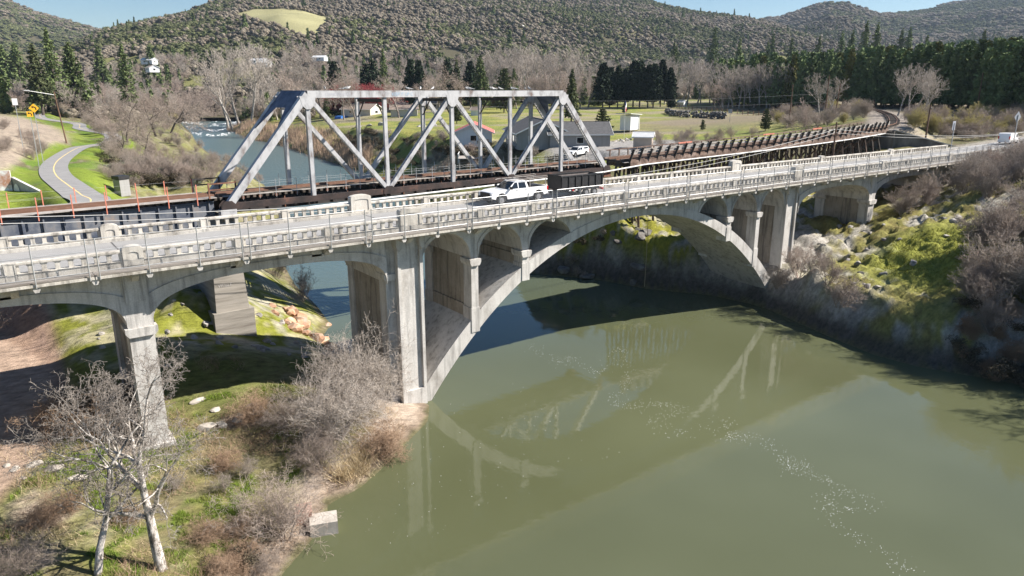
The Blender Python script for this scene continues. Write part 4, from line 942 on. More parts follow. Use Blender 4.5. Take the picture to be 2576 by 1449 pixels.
def at_px(key,bx,by,ty,label,cat,group,wide=1.,dist=None,hills=False):
    """stand a tree on the ground where its foot is seen; its height follows from where its top is seen"""
    if dist is None: p=hit(bx,by)
    else:
        r=ray(bx,by); q=math.hypot(r[0],r[1]); p=(r[0]/q*dist,r[1]/q*dist,0)
    if p is None: return None
    d=math.hypot(p[0],p[1]); z=hz(p[0],p[1]); r=ray(bx,ty); top=CAMZ+d*r[2]/math.hypot(r[0],r[1])
    return plant(key,p[0],p[1],max(.5,top-z),label,cat,group,wide,z-.05)
def scatter(poly,n,keys,h0,h1,label,cat,group,wide=(.9,1.25),mind=0,dist=None):
    P=np.array(poly,float); x0,y0=P.min(0);x1,y1=P.max(0); k=0; tries=0
    while k<n and tries<n*30:
        tries+=1; x=rng.uniform(x0,x1);y=rng.uniform(y0,y1)
        if not inpoly(np.array([x]),np.array([y]),P)[0]: continue
        p=hit(x,y)
        if p is None or rivdist(np.array([p[0]]),np.array([p[1]]))[0]<.6: continue
        if polydist(np.array([p[0]]),np.array([p[1]]),PATH)[0][0]<3: continue
        plant(keys[rng.integers(len(keys))],p[0],p[1],rng.uniform(h0,h1),label,cat,group,rng.uniform(*wide)); k+=1
# ================================================================ vegetation placed
OAK=['oak0','oak1','oak2']; COT=['cotton0','cotton1','cotton2']; ALD=['alder0','alder1']; SHR=['shrub0','shrub1','shrub2','shrub3']
BRUSH=[]
def brush(poly,n,keys,h0,h1,label):
    P=np.array(poly,float); x0,y0=P.min(0);x1,y1=P.max(0); L=[]
    for _ in range(n*20):
        if len(L)>=n: break
        x=rng.uniform(x0,x1);y=rng.uniform(y0,y1)
        if not inpoly(np.array([x]),np.array([y]),P)[0]: continue
        p=hit(x,y)
        if p is None or rivdist(np.array([p[0]]),np.array([p[1]]))[0]<.6: continue
        k=keys[rng.integers(len(keys))]; L.append((p[0],p[1],p[2],['a','b','c','d','e','f','shrub0','shrub1','shrub2','shrub3','ochre','leafy1'].index(k),rng.uniform(h0,h1)/KIND[k][1]))
    BRUSH.append((label,L))
# left side conifers
for k,bx,by,ty,lb in (('tallfir',137,214,65,'tallest dark fir standing left of the river below the hills'),('fir0',187,216,102,'broad green fir beside the tallest fir'),('fir1',93,196,105,'pale yellowish fir near the bare trees by the road bank'),('fir0',256,192,115,'dark fir standing alone among bare trees left of the river'),('tallfir',323,248,104,'ragged dark fir growing at the river bend'),('fir0',40,150,104,'small far fir at the foot of the left hill'),('fir0',8,152,108,'small far fir beside the left hill meadow'),('cypress',533,190,135,'narrow dark cypress among pale cottonwoods beyond the river'),('fir0',382,170,112,'far dark fir on the valley floor left of the white house')):
    at_px(k,bx,by,ty,lb,'tree','firs left of the river',1.25,dist=700 if ty>110 or bx in(8,40) else 380+rng.uniform(0,60))
# conifers of the village, behind the truss
for k,bx,by,ty,w_,lb in (('cypress',841,205,150,1.2,'dark cypress left of the red shrubs behind the truss'),('cypress',922,210,156,1.2,'dark cypress beside the red shrubs behind the truss'),('cypress',940,210,149,1.2,'second dark cypress beside the red shrubs'),('tallfir',966,214,117,1.1,'tall grey green fir behind the beige houses'),('broad',1032,202,148,.7,'dark evergreen with several tops behind the garage'),('broad',1055,204,150,.7,'dark evergreen right of the one with several tops'),('cypress',1127,222,146,1.3,'tall dark pointed cypress behind the truss'),('fir1',1149,205,148,1.,'grey green conifer behind the pointed cypress'),('broad',1183,228,153,.8,'dark green conifer left of the big pyramid tree'),('fir0',1209,229,137,1.3,'big dark green pyramid conifer behind the truss'),('pine',1268,284,167,.8,'brownish green cedar in the village garden'),('fir0',1293,230,170,1.,'green conifer behind the brownish cedar'),('fir1',1437,318,171,1.1,'tall loose grey green pine behind the dark roofed house'),('pine',1149,311,240,.8,'grey green pine between the beige garage and red roof'),('pine',1515,344,268,1.,'rounded dark pine next to the white shed'),('youngpine',1571,284,257,1.2,'small pine behind the white shed'),('fir0',822,300,240,1.1,'dark conifer at the river bank left of the beige houses'),('pine',1290,270,200,.9,'green conifer on the village lawn'),('youngpine',1767,329,299,1.,'young yellowish pine beside the stone wall end'),('pine',1925,330,271,.8,'loose pine standing beside the trestle'),('youngpine',1886,277,256,1.,'small tree on the field edge behind the stone wall'),('youngpine',1907,279,259,1.,'second small tree on the field edge behind the stone wall'),('cypress',1690,250,215,1.6,'dark evergreen at the end of the dense evergreen row')):
    at_px(k,bx,by,ty,lb,'tree','evergreens in the village',w_,dist=None if by>250 else 395+rng.uniform(-15,25))
for i in range(10):
    at_px('broad',1516+i*18.5+rng.uniform(-3,3),264+rng.uniform(-3,4),158+rng.uniform(-10,14),'dense black green evergreen in the row behind the white shed','tree','dense evergreen row',rng.uniform(.85,1.1),dist=385+rng.uniform(-10,12))
# pale bare trees
for bx,by,ty in ((562,205,115),(590,208,108),(622,210,105),(650,212,104),(668,214,112),(745,210,122),(730,212,128),(690,215,150),(575,230,150),(640,232,160)):
    at_px(COT[rng.integers(3)],bx,by,ty,'tall pale bare cottonwood beyond the river left of the truss','tree','pale cottonwoods beyond the river',1.1,dist=430+rng.uniform(-20,40))
for bx in np.linspace(1185,1440,17):
    at_px(COT[rng.integers(3)],bx+rng.uniform(-5,5),232+rng.uniform(-6,4),112+rng.uniform(-4,26),'tall pinkish bare cottonwood in the row behind the village','tree','bare cottonwoods behind the village',1.1,dist=450+rng.uniform(-15,40))
for bx in np.linspace(1640,1800,11):
    at_px(COT[rng.integers(3)],bx+rng.uniform(-6,6),238+rng.uniform(-8,6),140+rng.uniform(-6,22),'white barked bare sycamore near the dense evergreen row','tree','white barked sycamores',1.1,dist=430+rng.uniform(-20,30))
for bx in np.linspace(1818,1985,13):
    at_px(COT[rng.integers(3)],bx+rng.uniform(-4,4),244+rng.uniform(-4,5),158+rng.uniform(-5,14),'pale bare tree in the row along the pine plantation','tree','pale bare row at the plantation',1.15,dist=372+rng.uniform(-6,8))
for bx,by,ty in ((2258,292,165),(2285,290,155),(2300,292,160),(2335,296,172),(2318,300,178),(2060,300,180),(2090,296,190)):
    at_px(COT[rng.integers(3)],bx,by,ty,'pale bare tree beside the curving railway track','tree','bare trees by the railway curve',1.1)
at_px('alder0',2036,392,238,'reddish brown bare tree in front of the timber trestle','tree',None,.9)
for bx,by,ty in ((1000,215,170),(1075,205,165),(1105,240,160),(1150,225,178),(860,215,165),(890,220,172),(1330,240,170),(1360,240,165),(1400,240,160),(1460,240,170),(1300,235,168),(1480,238,160),(800,215,160),(770,225,150),(1060,235,185)):
    at_px(ALD[rng.integers(2)],bx,by,ty,'mauve brown bare tree among the village houses','tree','bare trees in the village',1.1,dist=360+rng.uniform(-40,40))
for bx,by,ty in ((1800,240,196),(1815,240,199)): at_px('alder1',bx,by,ty,'low reddish bare tree next to the field behind the stone wall','tree','reddish field trees',1.3,dist=360)
for bx,by,ty in ((888,222,205),(910,222,207),(935,223,208),(960,224,210)): at_px('redtwig',bx,by,ty,'bright red twigged shrub behind the top chord of the truss','shrub','red shrubs in the village',1.4,dist=372)
# left bank upstream
scatter([(330,238),(560,245),(570,285),(450,300),(380,280),(330,275)],60,ALD+OAK,7,13,'bare riverside tree at the bend above the rapids','tree','riverside trees above the rapids')
scatter([(170,232),(330,240),(410,290),(260,312),(180,275)],60,OAK+ALD+COT,8,15,'bare brown tree between the path and the river','tree','bare trees between path and river')
scatter([(0,228),(200,230),(190,255),(0,265)],46,OAK+ALD+COT,9,17,'bare tree on the slope above the highway bank','tree','bare trees above the highway bank')
for bx,by,ty in ((320,360,215),(345,356,240),(275,330,240),(392,345,205),(430,335,215),(138,268,215),(225,300,240),(365,395,290),(300,400,290)):
    at_px(OAK[rng.integers(3)],bx,by,ty,'large spreading bare oak on the left bank above the path','tree','spreading oaks on the left bank',1.1)
scatter([(262,345),(420,330),(560,400),(690,470),(560,480),(330,470),(270,420)],95,SHR,2.2,4.5,'grey brown bare shrub on the left bank beside the truss','shrub','shrubs on the left bank')
scatter([(250,375),(430,430),(520,470),(300,470)],22,['leafy0','leafy2','leafy1'],1.,2.2,'low grey green shrub near the path','shrub','low evergreen shrubs near the path')
for bx,by,ty,k in ((285,382,345,'leafy0'),(297,405,378,'leafy2'),(495,440,408,'leafy0'),(265,400,372,'leafy0')): at_px(k,bx,by,ty,{'leafy0':'rounded olive shrub beside the path bend','leafy2':'silvery sage shrub beside the path bend'}[k],'shrub','rounded shrubs at the path bend')
scatter([(430,280),(560,275),(575,300),(520,310),(440,320)],26,['shrub2','ochre','shrub0'],4,7,'tan riverside willow at the rapids','shrub','willows at the rapids')
scatter([(0,318),(70,330),(130,395),(60,425),(0,420)],16,SHR,2,3.2,'thin bare bush on the gravel highway bank','shrub','bushes on the highway bank')
brush([(200,300),(330,280),(450,310),(430,340),(300,350),(240,340)],70,['shrub0','shrub1','shrub2'],2.5,5,'grey brush between the upper path and the rapids')
brush([(262,405),(430,440),(520,475),(300,478),(262,440)],40,['shrub0','shrub1','leafy1'],1.4,2.6,'low brush on the stony left bank')
for i in range(22): at_px(ALD[i%2] if i%3 else OAK[i%3],(430+i*9 if i<13 else 560+i*9)+rng.uniform(-4,4),262,212+rng.uniform(-8,16),'bare tree lining the river bend upstream of the rapids','tree','trees lining the upstream bend',1.3,dist=rng.uniform(560,640))
brush([(640,226),(1000,228),(1000,250),(660,258)],60,['shrub0','shrub1','shrub2'],4,7,'bare brush on the far bank behind the truss')
# village bank
scatter([(830,330),(900,332),(1000,360),(1010,440),(930,430),(850,360)],46,['leafy1','shrub1','leafy1'],1.6,3.,'dark ivy covered shrub on the village river bank','shrub','dark shrubs on the village bank')
brush([(1000,345),(1150,345),(1260,380),(1400,400),(1400,440),(1050,450)],46,['shrub2','shrub1','shrub0','leafy1'],1.8,3.6,'mauve bare shrub below the dark roofed house')
scatter([(640,225),(830,225),(830,250),(650,262)],30,['shrub0','leafy1','oak1'],3,7,'bare shrub on the far river bank beneath the top chord','shrub','shrubs on the far river bank')
brush([(1640,340),(1800,345),(1900,345),(1850,372),(1650,380)],24,['shrub0','shrub3','shrub1'],1.5,3.2,'thin bare shrub between the trestle and the lawn')
brush([(1930,290),(2180,270),(2190,300),(2080,320),(1960,330)],46,['shrub0','shrub3','ochre','shrub1'],2.5,5,'bare brushy willow left of the curving track')
brush([(2270,300),(2576,290),(2576,340),(2380,350),(2290,330)],75,['ochre','shrub3','ochre','shrub0'],2.5,4.5,'yellowish willow brush between the track and the road')
brush([(2370,335),(2576,335),(2576,350),(2420,360)],24,['shrub0','shrub3','shrub1'],1.6,2.8,'grey roadside brush behind the white van')
# pine plantation, planted in a block
for i in range(36):
    for j in range(6):
        t=(i+rng.uniform(-.3,.3))/35; d=400-190*t+j*10+rng.uniform(-2.5,2.5); r=ray(1815+850*t,226); q=math.hypot(r[0],r[1]); a=(r[0]/q*d,r[1]/q*d)
        ty=152-34*max(t,0)**.6; h=CAMZ+(226-ty)/1786*d-hz(*a)+rng.uniform(-4.5,1.0)-1.0
        plant(['plant0','plant1','plant0','plant1','plant0','plant2'][rng.integers(6)],a[0],a[1],h,'dark green pine in the dense plantation beyond the railway','tree','plantation pines',rng.uniform(.8,1.05))
for bx,by,ty in ((2172,140,50),(2200,140,54),(2263,135,68),(2283,135,66),(2327,140,86),(2468,140,72),(2140,135,74),(2115,130,76),(1942,130,84),(1858,150,92),(1988,150,92),(1797,110,64),(1694,160,104),(1700,165,110),(1930,140,100),(2060,120,88)):
    at_px('tallfir',bx,by,ty,'lone tall ragged fir rising above the plantation','tree','tall firs above the plantation',1.2,dist=rng.uniform(620,760))
# right bank thicket
def wscatter(n,x0,x1,y0,y1,keys,h0,h1,label,cat,group,cond=None,wide=(.9,1.3)):
    k=0;t=0
    while k<n and t<n*40:
        t+=1; x=rng.uniform(x0,x1);y=rng.uniform(y0,y1)
        if cond and not cond(x,y): continue
        plant(keys[rng.integers(len(keys))],x,y,rng.uniform(h0,h1),label,cat,group,rng.uniform(*wide)); k+=1
wscatter(70,93,128,26,43.4,SHR,2.8,5.,'tangled bare brush filling the slope under the right end of the bridge','shrub','brush under the right end of the bridge',lambda x,y:y>43.5-(x-90)*.9)
wscatter(60,66,96,14,30,SHR,3.5,6.5,'tall grey brush crowding the right bank','shrub','tall brush on the right bank',lambda x,y:y<24.5+(x-70)*.5 and x>66.4+(y<20)*2.0)
wscatter(30,66.5,72,14,25,['shrub1','leafy1','rust'],1.2,2.4,'low bramble overhanging the water on the right bank','shrub','brambles at the right waterline')
for x,y,h,k in ((71.5,42.5,4.6,'shrub2'),(69.8,38.2,3.6,'shrub2'),(67.8,35.6,3.8,'shrub0'),(70.3,44.4,3.0,'shrub1'),(72.2,40.4,2.6,'shrub1')): plant(k,x,y,h,'mauve bare bush at the right foot of the main arch','shrub','bushes at the arch foot',1.25)
for x,y,h,k in ((112,30,11,'alder1'),(118,24,12,'alder0'),(104,24,9,'oak0'),(88,10,11,'oak1'),(82,3,13,'alder0'),(79,-4,14,'cotton0'),(84,-10,15,'alder1'),(90,0,13,'oak2'),(86,-18,16,'cotton2')):
    plant(k,x,y,h,'grey bare tree standing in the brush of the right bank','tree','bare trees on the right bank')
wscatter(26,60,66,66,80,['leafy1','shrub1'],.8,1.6,'small dark shrub clinging to the rock under the main arch','shrub','shrubs on the rock under the arch')
M('lichen_twig',[(.17,.145,.125),(.32,.285,.255)],2,.95)
# near left bank: two leaning pale barked trees, riverside thicket, rusty bush
S=branches(304,11.2,6,trunk_frac=.5,up=.08,spread=.66,r0=.27,twig=.0085,lean=(.18,.05),wob=.13,shrink=.61); KIND['lichen0']=('lichen_tree',11.2)+tree_meshes('lichen',S,'bark_pale','lichen_twig',2)
S=branches(318,9.2,6,trunk_frac=.5,up=.12,spread=.58,r0=.18,twig=.008,lean=(.10,.0),wob=.12,shrink=.60); KIND['lichen1']=('lichen_tree',9.2)+tree_meshes('lichen',S,'bark_pale','lichen_twig',2)
x,y=onz(402,1403,2.4); plant('lichen0',x,y,12.0,'leaning pale barked bare tree rising before the left bridge pier','tree',None,1.,rz=0)
x,y=onz(245,1440,2.6); plant('lichen1',x,y,9.4,'thin pale twin stemmed bare tree beside the leaning one','tree',None,1.,rz=.4)
S=branches(330,7,4,trunk_frac=.1,up=.2,spread=.5,r0=.09,twig=.007,stems=13,base_len=3.4,wob=.17,shrink=.64); KIND['thick0']=('riverside_bush',7,None,tree_meshes('thick',S,'bark_grey','twig_pale',-1)[1])
S=branches(331,5,4,trunk_frac=.1,up=.14,spread=.58,r0=.05,twig=.007,stems=9,base_len=2.4,wob=.18,shrink=.64); KIND['thick1']=('riverside_bush',5,None,tree_meshes('thick',S,'bark_grey','twig_grey',-1)[1])
S=branches(332,4,4,trunk_frac=.1,up=.05,spread=.7,r0=.05,twig=.008,stems=11,base_len=1.8,wob=.25,shrink=.66); KIND['rust2']=('rusty_bush',4,None,tree_meshes('rust2',S,'bark_grey','twig_rust',-1)[1])
x,y=onz(860,1120,.6); plant('thick0',x,y,6.8,'large pale bare bush leaning over the water at the left main pier','shrub',None,1.15)
x,y=onz(925,1040,.9); plant('thick0',x,y,8.2,'tall wispy bare bush against the left main pier','shrub',None,1.0)
for px,py,h,k,lb in ((815,1150,3.4,'thick1','dark stemmed bush on the sandy bank by the water'),(720,1080,3.,'thick1','grey bush behind the sandy path'),(965,1100,2.6,'rust2','tan bush at the foot of the left main pier'),(640,1080,2.4,'rust2','rusty bush on the sand right of the left pier'),(250,1110,3.6,'rust2','wide rusty leaved bush left of the left pier'),(165,1115,3.0,'rust2','low rusty bush at the edge of the bridge shadow'),(320,1080,3.2,'rust2','rusty leaved bush touching the left pier'),(712,1310,4.2,'thick1','slender bare sapling beside the stone steps'),(84,1470,2.4,'thick1','pale bare bush in the low corner of the grassy bank'),(180,1300,1.5,'rust2','thin brown bush in the grass'),(560,1180,1.6,'rust2','low brown bramble on the sand'),(620,1190,1.5,'shrub1','dark flattened bramble on the sandy bank'),(560,1230,1.3,'shrub1','dark flattened bramble behind the grass')):
    x,y=onz(px,py,1.6 if px>500 else 2.4); plant(k,x,y,h,lb,'shrub',None,1.2)
for px,py,h,k,lb in ((520,1340,1.5,'rust2','brown bramble beside the trunk of the leaning tree'),(600,1310,1.3,'rust2','tan bramble in the grass behind the concrete block'),(655,1370,1.6,'thick1','grey bramble on the near bank before the concrete block'),(560,1410,1.5,'rust2','dense brown bramble low on the near bank'),(330,1330,1.2,'rust2','brown stalks between the two pale trees'),(120,1370,1.5,'rust2','tan bush left of the twin stemmed tree'),(440,1240,1.1,'shrub1','low grey bush behind the leaning tree')):
    x,y=onz(px,py,1.8); plant(k,x,y,h,lb,'shrub',None,1.3)
wscatter(26,2,11.5,24,33.4,['shrub1','leafy1','rust','shrub3'],.7,1.5,'low tangled bramble along the near river bank','shrub','brambles along the near bank',lambda x,y:x>1.5+(y-24)*.55 and rivdist(np.array([x]),np.array([y]))[0]>1.3,(1.1,1.5))
wscatter(9,22,26,80,100,['shrub0','shrub1'],2,3.5,'bare shrub on the bank behind the railway pier','shrub','shrubs behind the railway pier')
x,y=onz(762,770,1.); plant('shrub2',x,y,4.2,'reddish bare bush on the rock at the water by the railway pier','shrub',None,1.1)
x,y=onz(190,830,5.2); plant('oak2',-1.5,66,7,'thin bare tree over the dirt track under the left span','tree',None,1.1)
# ---------------------------------------------------------------- countless growth: grass, reeds, woodland of the hills
def blades(name,X,Y,h,w,mat,seed,lean=.35):
    r=np.random.default_rng(seed); n=len(X); Z=height(X,Y); a=r.uniform(0,6.28,n); hh=h*r.uniform(.5,1.3,n); ww=w*r.uniform(.7,1.3,n)
    b=np.stack([X,Y,Z-.03],1); dx=np.stack([np.cos(a),np.sin(a),np.zeros(n)],1)*ww[:,None]; t=b+np.stack([r.normal(0,lean,n)*hh,r.normal(0,lean,n)*hh,hh],1)
    V=np.stack([b-dx,b+dx,t],1).reshape(-1,3); return npmesh(name,V,np.arange(3*n).reshape(-1,3),MT[mat])
r=np.random.default_rng(401); X=r.uniform(-6,16,260000);Y=r.uniform(26,50,260000); C=ground_colour(X,Y,height(X,Y)); k=(C[:,1]>C[:,0]*1.12); X,Y=X[k][:70000],Y[k][:70000]
tag(link('grass',blades('grass',X,Y,.22,.016,'grass_blade',402)),'bright spring grass on the near left bank','grass',kind='stuff')
X=r.uniform(62,100,90000);Y=r.uniform(18,46,90000); C=ground_colour(X,Y,height(X,Y)); k=(C[:,1]>C[:,0]*1.03); X,Y=X[k][:26000],Y[k][:26000]
M('moss_blade',[(.16,.16,.025),(.27,.27,.05)],.4,.9,spec=.2)
tag(link('moss_grass',blades('moss_grass',X,Y,.16,.03,'moss_blade',403)),'yellow green moss and short grass on the right bank rock','grass',kind='stuff')
X=r.uniform(-6,24,60000);Y=r.uniform(26,54,60000); dd=rivdist(X,Y); n_=fbm(X*.3,Y*.3,3,777); k=(dd>.2)&((n_>.52)|((dd<3)&(Y<36)))&(polydist(X,Y,TRACK)[0]>2.5); X,Y=X[k][:15000],Y[k][:15000]
tag(link('dead_brush',blades('dead_brush',X,Y,.5,.012,'twig_rust',404,.9)),'dead brown stalks and litter on the near left bank','dead brush',kind='stuff')
X=r.uniform(-6,22,60000);Y=r.uniform(26,50,60000); dd=rivdist(X,Y); n_=fbm(X*.35+7,Y*.35,3,787); k=(dd>.4)&(n_>.56); X,Y=X[k][:6500],Y[k][:6500]
tag(link('straw',blades('straw',X,Y,.42,.012,'dry_grass',405,.8)),'dry straw coloured grass on the near left bank','grass',kind='stuff')
def tufts(name,cx,cy,n,rad,h,mat,seed):
    r=np.random.default_rng(seed); X=np.repeat(cx,n)+r.normal(0,rad,len(cx)*n); Y=np.repeat(cy,n)+r.normal(0,rad,len(cy)*n); return blades(name,X,Y,h,.02,mat,seed+1,.6)
for k,(x,y) in enumerate(((16.4,38.6),(17.4,39.6),(15.2,38.2))):
    tag(link('dry_grass_tuft',tufts('dry_grass_tuft',np.array([x]),np.array([y]),420,.4,.9,'dry_grass',410+k)),'straw coloured grass tuft drooping over the water edge','grass','straw tufts at the water edge')
cx=[];cy=[]
for i in range(900):
    x=rng.uniform(560,935);y=rng.uniform(300,432)
    if inpoly(np.array([x]),np.array([y]),np.array([(562,334),(600,312),(650,300),(720,322),(830,345),(935,400),(940,432),(800,396),(700,366),(620,355)]))[0]:
        p=hit(x,y)
        if p is not None: cx.append(p[0]);cy.append(p[1])
cx=np.array(cx);cy=np.array(cy)
rr=np.random.default_rng(430); n=46; X=np.repeat(cx,n)+rr.normal(0,1.3,len(cx)*n);Y=np.repeat(cy,n)+rr.normal(0,1.3,len(cx)*n); dk=rivdist(X,Y)>-2.5; X=X[dk];Y=Y[dk]
rb=blades('reed_bed',X,Y,2.6,.05,'reed',431,.12); tag(link('reed_bed',rb),'pinkish tan reed bed on the point below the rapids','reeds',kind='stuff')
# woodland made of instanced crowns
def blob(name,mat,seed,lobes=6):
    import bmesh
    r=random.Random(seed); V=[];Fs=[];nb=0
    for k in range(lobes):
        bm=bmesh.new(); bmesh.ops.create_icosphere(bm,subdivisions=2,radius=1); a=r.uniform(0,6.28); q=r.uniform(.3,2.2) if k else 0; c=np.array((math.cos(a)*q,math.sin(a)*q,3.2+r.uniform(-1.2,1.6)-.25*q)); s=r.uniform(1.2,2.0)
        co=np.array([v.co for v in bm.verts]); co*=(1+np.array([r.uniform(-.22,.22) for _ in co]))[:,None]; V.append(co*np.array((s,s,s*.85))+c); Fs.append(np.array([[v.index for v in f.verts] for f in bm.faces])+nb); nb+=len(co); bm.free()
    V=np.concatenate(V);Fs=np.concatenate(Fs); g=np.random.default_rng(seed); n=420; P=V[g.integers(len(V),size=n)]+g.normal(0,.22,(n,3)); cv,cf=cards(P,.62,g); Fs=np.concatenate([Fs,cf+len(V)]); V=np.concatenate([V,cv])
    return bpy.data.objects.new(name,npmesh(name,V,Fs,MT[mat],True))
def proto(name,mat,seed,n=70,size=1.5,hh=4.,rad=2.6,bark=None):
    r=np.random.default_rng(seed); c=r.normal(0,1,(7,3))*np.array((1.5,1.5,.9))+np.array((0,0,hh)); me=cloud(name,c,r.uniform(1.2,2.0,7),n//7,size,mat,seed); return bpy.data.objects.new(name,me)
M('hill_bare',[(.12,.10,.075),(.20,.17,.13)],.03,.95,.6,rnd=.35,bscale=1.6)
M('hill_green',[(.07,.08,.035),(.14,.15,.065)],.03,.95,.6,rnd=.35,bscale=1.6)
M('hill_bare2',[(.13,.112,.085),(.215,.185,.145)],.03,.95,.6,rnd=.3,bscale=1.6)
WC=bpy.data.collections.new('woodland_kinds')
protos=[blob('a_bare','hill_bare',501),blob('b_green','hill_green',502,5),blob('c_bare','hill_bare2',503,7)]
o=bpy.data.objects.new('d_conifer',conifer_crown('d_conifer',14,2.6,'needle_green',504,n=420,size=1.5,lobes=5)); protos.append(o)
o=bpy.data.objects.new('e_tree',KIND['alder0'][3]); protos.append(o); o=bpy.data.objects.new('f_tree',KIND['cotton1'][3]); protos.append(o)
for k,n in zip(('shrub0','shrub1','shrub2','shrub3','ochre','leafy1'),'ghijkl'): protos.append(bpy.data.objects.new(n+'_brush',KIND[k][3]))
for p in protos: WC.objects.link(p)
def gn_group():
    g=bpy.data.node_groups.new('woodland','GeometryNodeTree'); g.interface.new_socket('Geometry',in_out='INPUT',socket_type='NodeSocketGeometry'); g.interface.new_socket('Geometry',in_out='OUTPUT',socket_type='NodeSocketGeometry')
    N=g.nodes.new; L=g.links.new; gi=N('NodeGroupInput');go=N('NodeGroupOutput'); ip=N('GeometryNodeInstanceOnPoints'); ci=N('GeometryNodeCollectionInfo'); ci.inputs[0].default_value=WC; ci.inputs[1].default_value=True; ci.inputs[2].default_value=True
    def at(nm,ty): a=N('GeometryNodeInputNamedAttribute'); a.data_type=ty; a.inputs[0].default_value=nm; return a.outputs[0]
    L(gi.outputs[0],ip.inputs['Points']); L(ci.outputs[0],ip.inputs['Instance']); ip.inputs['Pick Instance'].default_value=True
    L(at('idx','INT'),ip.inputs['Instance Index']); L(at('scl','FLOAT_VECTOR'),ip.inputs['Scale'])
    er=N('FunctionNodeEulerToRotation'); L(at('rot','FLOAT_VECTOR'),er.inputs[0]); L(er.outputs[0],ip.inputs['Rotation']); L(ip.outputs[0],go.inputs[0]); return g
GN=gn_group()
def woodland(name,P,idx,scl,label):
    me=bpy.data.meshes.new(name); me.vertices.add(len(P)); me.vertices.foreach_set('co',np.asarray(P,np.float32).ravel())
    a=me.attributes.new('idx','INT','POINT'); a.data.foreach_set('value',np.asarray(idx,np.int32))
    a=me.attributes.new('scl','FLOAT_VECTOR','POINT'); a.data.foreach_set('vector',np.asarray(scl,np.float32).ravel())
    rot=np.zeros((len(P),3),np.float32); rot[:,2]=rng.uniform(0,6.28,len(P)); a=me.attributes.new('rot','FLOAT_VECTOR','POINT'); a.data.foreach_set('vector',rot.ravel())
    o=link(name,me); md=o.modifiers.new('woodland','NODES'); md.node_group=GN; return tag(o,label,'woodland',kind='stuff')
def hill_pts(n,d0,d1,a0=-.25,a1=1.45):
    A=rng.uniform(a0,a1,n); D=np.sqrt(rng.uniform(d0*d0,d1*d1,n)); X=np.sin(A)*D;Y=np.cos(A)*D; Z=hillz(X,Y); return X,Y,Z
X,Y,Z=hill_pts(120000,640,2100); g=fbm(X/70,Y/70,4,601); k=(Z>16)&~inpoly(X,Y,MEAD)&((g>.30)|(Z>90)); X,Y,Z=X[k],Y[k],Z[k]
gm=fbm(X/120,Y/120,4,611)+rng.normal(0,.10,len(X)); idx=np.where(gm>.50,1,np.where(rng.random(len(X))<.5,0,2)); idx=np.where(rng.random(len(X))<.006,3,idx)
s=rng.uniform(.55,1.0,len(X))+.75*rng.random(len(X))**3; scl=np.stack([s,s,s*rng.uniform(.8,1.1,len(X))],1); woodland('hill_woodland',np.stack([X,Y,Z-.5],1),idx,scl,'grey brown oak woodland with dark evergreens on the middle hill')
X,Y,Z=hill_pts(60000,2100,3700); k=(Z>30); X,Y,Z=X[k],Y[k],Z[k]
gm=fbm(X/200,Y/200,4,621)+rng.normal(0,.08,len(X)); idx=np.where(gm>.46,1,0); s=rng.uniform(1.6,2.8,len(X)); woodland('far_hill_woodland',np.stack([X,Y,Z-1],1),idx,np.stack([s,s,s*.7],1),'blue grey woodland on the distant hills')
n=9500; A=rng.uniform(-.25,1.3,n); D=np.sqrt(rng.uniform(405**2,860**2,n)); X=np.sin(A)*D;Y=np.cos(A)*D; k=(rivdist(X,Y)>4)&(fbm(X/45,Y/45,3,631)>.36)&~((X>300)&(X<600)&(Y<330)&(Y>20)); X,Y=X[k],Y[k]; Z=np.maximum(height(X,Y,False),hillz(X,Y))
u=rng.random(len(X)); idx=np.select([u<.45,u<.62,u<.80,u<.88],[4,5,2,3],1); s=np.select([idx==4,idx==5,idx==2,idx==3],[rng.uniform(.7,1.1,len(X)),rng.uniform(.6,.9,len(X)),rng.uniform(.9,1.5,len(X)),rng.uniform(.8,1.3,len(X))],rng.uniform(.7,1.1,len(X)))
woodland('valley_woodland',np.stack([X,Y,Z-.2],1),idx,np.stack([s,s,s],1),'leafless valley woodland at the foot of the hills')

for label,L in BRUSH:
    A=np.array(L); woodland('brush',A[:,:3],A[:,3].astype(int),np.stack([A[:,4]*1.15,A[:,4]*1.15,A[:,4]],1),label)
